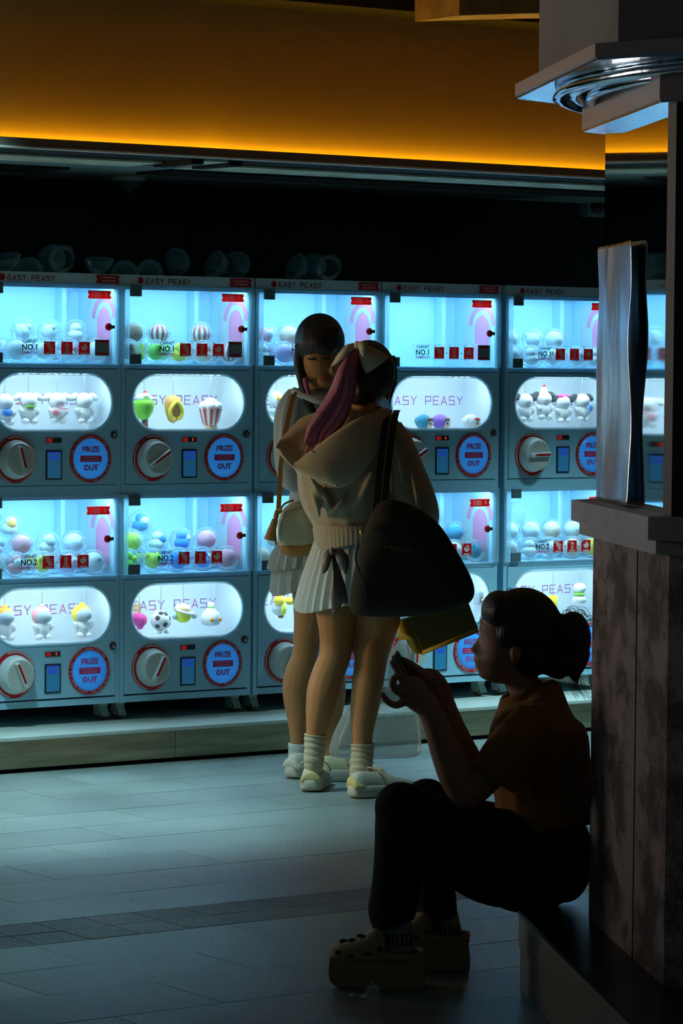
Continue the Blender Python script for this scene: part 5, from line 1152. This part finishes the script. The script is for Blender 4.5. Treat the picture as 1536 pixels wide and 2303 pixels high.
put('bag_box', mesh(hexa([(912, 1392), (1052, 1350), (1077, 1420), (948, 1472)], [(892, 1395), (1040, 1350), (1062, 1412), (928, 1468)], YY-.040, YY+.05)), M['yellow_paper'], yb)
put('side_gusset', sheet([(902, 1394), (915, 1392), (930, 1430), (948, 1470), (930, 1469), (920, 1437), (896, 1440), (893, 1420)], YY-.043, 0.006, 0.001), M['yellow_paper'], yb)
put('rim', sheet([(950, 1463), (1075, 1413), (1077, 1422), (948, 1474)], YY-.047, 0.004, 0.001), M['yellow_paper'], yb)
# white plastic carrier behind the legs
M['plastic'] = clear('thin_plastic', (0.62, 0.68, 0.66), 0.34, 0.75, 0.25, 1.4)
YP = 11.16
wb = thing('plastic_bag', 'big translucent white plastic bag hanging behind the bare legs', 'bag', P(845, 1706, YP))
bm = bmesh.new(); rs = []
for i, (cx, y, hw, hd) in enumerate([(908, 1430, 7, 0.012), (903, 1455, 16, 0.022), (893, 1490, 34, 0.04), (878, 1540, 58, 0.055), (862, 1590, 82, 0.065), (850, 1640, 97, 0.07), (845, 1680, 104, 0.07), (843, 1698, 102, 0.06), (842, 1706, 90, 0.045)]):
    ring = []
    for k in range(40):
        a = 2*PI*k/40; w = 1+0.05*noise.noise((math.cos(a)*3, math.sin(a)*3, y*0.012))+0.03*math.sin(a*9+y*0.01)
        p = P(cx+hw*w*math.cos(a), y, YP); ring.append(p+Vector((0, hd*w*math.sin(a), 0)))
    rs.append(ring)
rings(bm, rs, True, True); put('bag_body', subd(bm, 1), M['plastic'], wb)
bm = bmesh.new(); tube(bm, [P(x, y, YP) for x, y in spline([(905, 1435), (900, 1410), (905, 1390), (915, 1380)], 3)], 0.006, 8); put('handle', mesh(bm, True), M['plastic'], wb)

# ---------------------------------------------------------------- seated woman
YC = 7.58
pc_ = person('woman in yellow polo shirt and black trousers sitting against the column', FL(1000, 2200))
def head_me():
    pr = [(1336, 1150, 1180, .012), (1342, 1124, 1205, .034), (1352, 1104, 1225, .052), (1368, 1091, 1238, .064), (1396, 1081, 1250, .075), (1412, 1080, 1252, .076), (1425, 1082, 1252, .076), (1440, 1083, 1250, .075), (1452, 1083, 1249, .074), (1460, 1083, 1248, .073), (1468, 1083, 1245, .071), (1476, 1082, 1241, .068), (1483, 1081, 1237, .065), (1490, 1082, 1233, .062), (1498, 1083, 1228, .058), (1508, 1084, 1220, .053), (1519, 1087, 1210, .048), (1528, 1096, 1200, .040), (1536, 1112, 1192, .030)]
    bump = {1396: (1, .03), 1412: (1, .02), 1425: (1, .015), 1440: (11, .013), 1452: (22, .013), 1460: (29, .014), 1468: (20, .016), 1476: (14, .020), 1483: (18, .022), 1490: (14, .022), 1498: (16, .022), 1508: (9, .024), 1519: (12, .024), 1528: (8, .024)}
    bm = bmesh.new(); rs = []; n = 36
    for y, xf, xb, w in pr:
        ring = []; e, sg = bump.get(y, (0, .02))
        for k in range(n):
            a = 2*PI*k/n; cx = (xf+xb)/2; rx = (xb-xf)/2
            dy = w*math.copysign(abs(math.sin(a))**0.85, math.sin(a)); x = cx+rx*math.cos(a)
            if math.cos(a) < 0: x -= e*math.exp(-(dy/sg)**2)
            ring.append(P(x, y, YC)+Vector((0, dy, 0)))
        rs.append(ring)
    rings(bm, rs); return bm
bm = head_me()
limb(bm, [(1150, 1490, YC, 40, 1.1), (1172, 1530, YC, 36, 1.2), (1188, 1562, YC, 40, 1.4)])
eball(bm, 1160, 1470, YC-.074, 13, 22, 0.012); eball(bm, 1160, 1470, YC+.074, 13, 22, 0.012)
for pts in ([(1200, 1570, YC, 60, 1.8), (1208, 1640, YC, 92, 1.7), (1216, 1760, YC, 92, 1.6), (1226, 1850, YC, 80, 1.5), (1236, 1930, YC, 60, 1.5)],
            [(1195, 1625, 7.42, 38), (1135, 1705, 7.40, 38), (1062, 1782, 7.385, 34), (1045, 1785, 7.385, 35), (1024, 1745, 7.39, 38), (1006, 1700, 7.40, 36), (988, 1652, 7.41, 31), (973, 1615, 7.42, 27), (960, 1592, 7.43, 26), (942, 1570, 7.44, 33, 0.6), (922, 1548, 7.45, 33, 0.55), (910, 1536, 7.455, 24, 0.5)],
            [(1200, 1630, 7.74, 38), (1130, 1710, 7.74, 36), (1085, 1765, 7.72, 32), (1050, 1702, 7.66, 31), (1018, 1630, 7.60, 26), (1000, 1580, 7.56, 23), (986, 1545, 7.54, 24, 0.8), (968, 1527, 7.53, 25, 0.7), (950, 1520, 7.525, 18, 0.7)],
            [(1240, 1920, 7.48, 60), (1080, 1890, 7.46, 50), (925, 1838, 7.46, 34), (893, 1900, 7.48, 34), (885, 2000, 7.50, 30), (886, 2090, 7.50, 26), (890, 2130, 7.50, 28), (830, 2150, 7.50, 26), (780, 2160, 7.50, 20)],
            [(1240, 1920, 7.68, 60), (1100, 1880, 7.74, 50), (985, 1832, 7.76, 34), (972, 1900, 7.76, 34), (985, 2000, 7.75, 30), (990, 2070, 7.74, 26), (1000, 2105, 7.74, 26), (960, 2125, 7.74, 24)]):
    limb(bm, pts)
# fingers of the near hand, then of the far one
for pts in ([(912, 1575, 7.44, 11), (892, 1586, 7.435, 9), (872, 1578, 7.43, 8), (858, 1558, 7.43, 7)], [(912, 1558, 7.44, 12), (894, 1554, 7.435, 10.5), (884, 1541, 7.43, 9.5), (885, 1527, 7.43, 8.5), (895, 1520, 7.435, 7.5)],
            [(912, 1545, 7.45, 11), (900, 1518, 7.445, 9.5), (888, 1498, 7.44, 8.5), (880, 1486, 7.445, 7.5)], [(920, 1538, 7.47, 11), (908, 1515, 7.475, 9.5), (896, 1496, 7.48, 8.5), (889, 1484, 7.485, 7.5)], [(948, 1568, 7.46, 13), (938, 1540, 7.50, 12), (922, 1518, 7.52, 10), (912, 1505, 7.525, 8)],
            [(955, 1518, 7.52, 11), (932, 1500, 7.525, 10), (912, 1488, 7.53, 9), (901, 1482, 7.53, 7.5)], [(955, 1525, 7.545, 11), (932, 1512, 7.56, 10), (912, 1500, 7.565, 8.5)], [(958, 1532, 7.555, 11), (938, 1524, 7.575, 10), (918, 1514, 7.58, 8)], [(962, 1538, 7.56, 10), (945, 1534, 7.585, 9), (928, 1526, 7.59, 7)], [(965, 1530, 7.51, 11), (948, 1515, 7.50, 10), (928, 1500, 7.505, 8)]):
    limb(bm, pts, seg=10)
put('skin', fuse(bm, 0.0042, 3, 0.4), M['skin2'], pc_)
bm = bmesh.new(); eball(bm, 1176, 1413, YC, 90, 93, 0.090); eball(bm, 1185, 1470, YC, 58, 56, 0.082); eball(bm, 1122, 1374, YC, 41, 47, 0.080); eball(bm, 1134, 1425, YC, 32, 44, 0.082); eball(bm, 1288, 1436, YC, 42, 62, 0.055); eball(bm, 1262, 1415, YC, 28, 30, 0.035); eball(bm, 1270, 1485, YC, 40, 32, 0.05)
limb(bm, [(1230, 1480, YC, 36), (1255, 1505, YC, 26), (1272, 1520, YC, 12)]); limb(bm, [(1292, 1480, YC, 30), (1292, 1515, YC, 16), (1300, 1540, YC, 3)]); limb(bm, [(1310, 1470, YC, 20), (1308, 1500, YC, 10), (1300, 1522, YC, 2)])
put('hair', fuse(bm, 0.006, 3), M['blackhair'], pc_)
bm = bmesh.new(); rnd = random.Random(11)
for k in range(70):
    u = rnd.random(); d = rnd.uniform(4, 18)
    if k < 26: a = math.radians(185+70*u); x, y = 1176+88*math.cos(a), 1413+91*math.sin(a); pts = [(x+6, y+6), (x-d*0.35, y-d*0.2), (x-d*0.8, y+d*0.4), (x-d*0.7, y+d*1.6)]
    elif k < 48: a = math.radians(230+100*u); x, y = 1286+40*math.cos(a), 1434+60*math.sin(a); pts = [(x, y+6), (x+d*0.3, y-d*0.7), (x+d*1.3, y-d*0.5), (x+d*2.2, y+d*1.0)]
    else: x, y = 1255+52*u, 1508; pts = [(x, y-10), (x+d*0.2, y+12), (x+d*0.6, y+24+d), (x+d*1.4, y+30+2*d)]
    dY = rnd.uniform(-.04, .04); tube(bm, [P(a_, b_, YC+dY) for a_, b_ in spline(pts, 4)], 0.0005, 4)
tag(put('hair_wisps', mesh(bm), M['blackhair'], pc_), kind='stuff')
bm = LB([(1200, 1548, YC, 52, 1.35), (1207, 1570, YC, 66, 1.6), (1203, 1620, YC, 97, 1.75), (1208, 1664, YC, 116, 1.55), (1214, 1720, YC, 116, 1.45), (1224, 1780, YC, 114, 1.4), (1230, 1850, YC, 118, 1.4)],
        [(1205, 1618, 7.44, 52), (1152, 1688, 7.395, 62), (1108, 1755, 7.385, 60)], [(1205, 1618, 7.72, 52), (1150, 1690, 7.75, 58), (1112, 1750, 7.745, 56)])
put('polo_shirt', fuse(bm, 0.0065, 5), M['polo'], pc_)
bm = bmesh.new(); rs = []
for i, (cx, y, hw, tilt) in enumerate(((1168, 1550, 40, 24), (1172, 1564, 50, 27), (1178, 1580, 58, 30))):
    rs.append([P(cx+hw*math.cos(a), y-tilt*math.cos(a)*0.9, YC)+Vector((0, (0.058+0.012*i)*math.sin(a), 0)) for a in [2*PI*k/32 for k in range(32)]])
rings(bm, rs, False, False); put('collar', thick(bm, 0.006, 1), M['polo'], pc_)
bm = LB([(1300, 1930, YC, 70, 1.7), (1240, 1930, YC, 114, 1.5), (1180, 1930, YC, 126, 1.2), (1130, 1928, YC, 116, 1.2)], [(1230, 1932, 7.50, 106, 0.9), (1130, 1930, 7.48, 114, 0.85), (1050, 1903, 7.46, 102, 0.85), (980, 1866, 7.455, 86, 0.9), (925, 1832, 7.45, 70, 0.95), (902, 1816, 7.45, 56)],
        [(902, 1816, 7.45, 57), (900, 1850, 7.455, 58), (899, 1900, 7.46, 58), (895, 1955, 7.48, 57), (889, 2010, 7.49, 57), (882, 2050, 7.50, 56), (888, 2080, 7.50, 50)],
        [(1220, 1925, 7.68, 100, 0.9), (1100, 1900, 7.74, 100, 0.8), (1010, 1850, 7.76, 74, 0.9), (962, 1808, 7.765, 57)], [(962, 1808, 7.765, 57), (966, 1850, 7.765, 55), (972, 1910, 7.76, 50), (977, 1980, 7.75, 46), (981, 2030, 7.745, 47), (983, 2064, 7.745, 47)])
eball(bm, 900, 1816, 7.45, 59, 59, 0.058); eball(bm, 960, 1808, 7.765, 58, 58, 0.056); eball(bm, 1272, 1925, YC, 62, 104, 0.15)
put('trousers', fuse(bm, 0.007, 4), M['trouser'], pc_)
for pts in ([(888, 2070, 7.50, 36, 0.9), (893, 2105, 7.50, 37, 0.9), (896, 2140, 7.50, 40, 0.85)], [(996, 2055, 7.745, 34, 0.9), (1000, 2085, 7.745, 36, 0.9), (1004, 2112, 7.745, 40, 0.85)]):
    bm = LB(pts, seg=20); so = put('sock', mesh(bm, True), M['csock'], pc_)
    bm = bmesh.new(); (x0, y0, Y0, h0, _k) = pts[1]
    for k in range(7):
        xx = x0-30+k*10; tube(bm, [P(xx, y0-6+3*(k % 2), Y0-0.034*math.sqrt(max(0.05, 1-((xx-x0)/38)**2))), P(xx+3, y0+24, Y0-0.036*math.sqrt(max(0.05, 1-((xx-x0)/40)**2)))], 0.0022, 6)
    sub('sock_print', mesh(bm), M['clogdark'], so, pc_)
def clog(root, heel, yaw):
    """toe along +x; heel at the origin"""
    T_ = Matrix.Translation(Vector(heel)-Vector(root.location)) @ Matrix.Rotation(yaw, 4, 'Z')
    bm = bmesh.new(); W = 0.049
    side = [(0.0, 0.004), (0.004, 0.0), (0.100, 0.0), (0.108, 0.022), (0.120, 0.030), (0.130, 0.018), (0.138, 0.002), (0.196, 0.006), (0.216, 0.020), (0.220, 0.045), (0.216, 0.075), (0.10, 0.070), (0.004, 0.075), (-0.002, 0.03)]
    prism(bm, side, -W, W, 1); bmesh.ops.bevel(bm, geom=[e for e in bm.edges if abs(e.verts[0].co.y-e.verts[1].co.y) < 1e-6], offset=0.006, segments=2, affect='EDGES', clamp_overlap=True)
    me = mesh(bm); me.transform(T_); sole = ob('clog_sole', me, M['clog'], root)
    bm = bmesh.new(); rs = []
    for x, w, z in [(0.092, 0.046, 0.128), (0.100, 0.047, 0.140), (0.112, 0.047, 0.140), (0.135, 0.048, 0.118), (0.165, 0.048, 0.106), (0.190, 0.044, 0.100), (0.208, 0.034, 0.092), (0.216, 0.02, 0.080)]:
        rs.append([(x, w*math.copysign(abs(math.cos(a))**0.6, math.cos(a)), 0.066+(z-0.066)*math.sin(a)**0.7) for a in [PI*j/14 for j in range(15)]])
    vs = rings(bm, rs, False, True, closed=False); me = thick(bm, 0.006, 1); me.transform(T_); up = ob('clog_upper', me, M['clog'], root)
    bm = bmesh.new(); q = [(0.096, 0.047, 0.092), (0.05, 0.047, 0.086), (0.012, 0.036, 0.088), (-0.001, 0.0, 0.090), (0.012, -0.036, 0.088), (0.05, -0.047, 0.086), (0.096, -0.047, 0.092)]
    q = spline(q, 4); rings(bm, [[Vector(p)+Vector((0, 0, dz)) for dz in (0,)]+[(p[0], p[1], 0.066)] for p in q], False, False, closed=False); me = thick(bm, 0.006, 0); me.transform(T_); ob('heel_rim', me, M['clog'], root)
    for x, z, rx, rz in ((0.102, 0.098, 0.0065, 0.0065), (0.130, 0.086, 0.009, 0.004), (0.168, 0.080, 0.010, 0.004), (0.198, 0.088, 0.007, 0.005)):
        for sg in (-1, 1):
            bm = bmesh.new(); ellipsoid(bm, (x, sg*(0.0485 if x < 0.15 else 0.047 if x < 0.18 else 0.040), z), (rx, 0.004, rz)); me = mesh(bm, True); me.transform(T_); ob('vent_hole', me, M['clogdark'], up)
    for x, y, z, r in ((0.185, -0.012, 0.104, 0.011), (0.166, 0.010, 0.110, 0.009), (0.146, -0.014, 0.116, 0.010), (0.140, 0.016, 0.119, 0.008)):
        bm = bmesh.new(); ellipsoid(bm, (x, y, z), (r, r, 0.006)); me = mesh(bm, True); me.transform(T_); ob('charm', me, M['clogdark'], up)
clog(pc_, FL(953, 2222), PI); clog(pc_, FL(1052, 2180), PI+0.05)
# phone held in both hands
Lx = (P(925, 1548, 7.475)-P(884, 1470, 7.475)).normalized(); Wx = Vector((0.12, 0.97, 0.10)); Wx = (Wx-Lx*Wx.dot(Lx)).normalized(); Nx = Lx.cross(Wx)
top = P(888, 1470, 7.49)
ph = thing('phone', 'slim dark phone held up in the hands of the seated woman', 'phone', top+Lx*0.135)
M['phone'] = mat('phone_case', (0.02, 0.02, 0.022), 0.3); M['phone_edge'] = mat('phone_edge', (0.6, 0.6, 0.58), 0.2, 1.0)
mt = Matrix.Translation(top) @ Matrix((Wx, Nx, Lx)).transposed().to_4x4()
me = mesh(bbox(-0.036, 0.036, -0.0045, 0.0045, 0.0, 0.135, 0.003)); me.transform(mt); put('phone_body', me, M['phone'], ph)
me = mesh(bbox(-0.037, 0.037, -0.0028, 0.0028, -0.001, 0.03, 0.001)); me.transform(mt); put('edge_band', me, M['phone_edge'], ph)
me = mesh(bbox(-0.030, -0.004, -0.0075, -0.004, 0.006, 0.036, 0.001)); me.transform(mt); put('camera_bump', me, M['phone'], ph)
# scrap on the floor
bm = bmesh.new(); q = FL(806, 2246)
rings(bm, [[(-0.02+0.04*i/6, -0.004, 0.004*math.sin(i)), (-0.02+0.04*i/6, 0.006, 0.003+0.003*math.cos(i))] for i in range(7)], False, False, closed=False)
me = thick(bm, 0.0008, 0); sc = ob('paper_scrap', me, M['paper'], None, q+Vector((0, 0, 0.005))); tag(sc, 'tiny pale scrap on the dark floor near the cream clog', 'scrap')
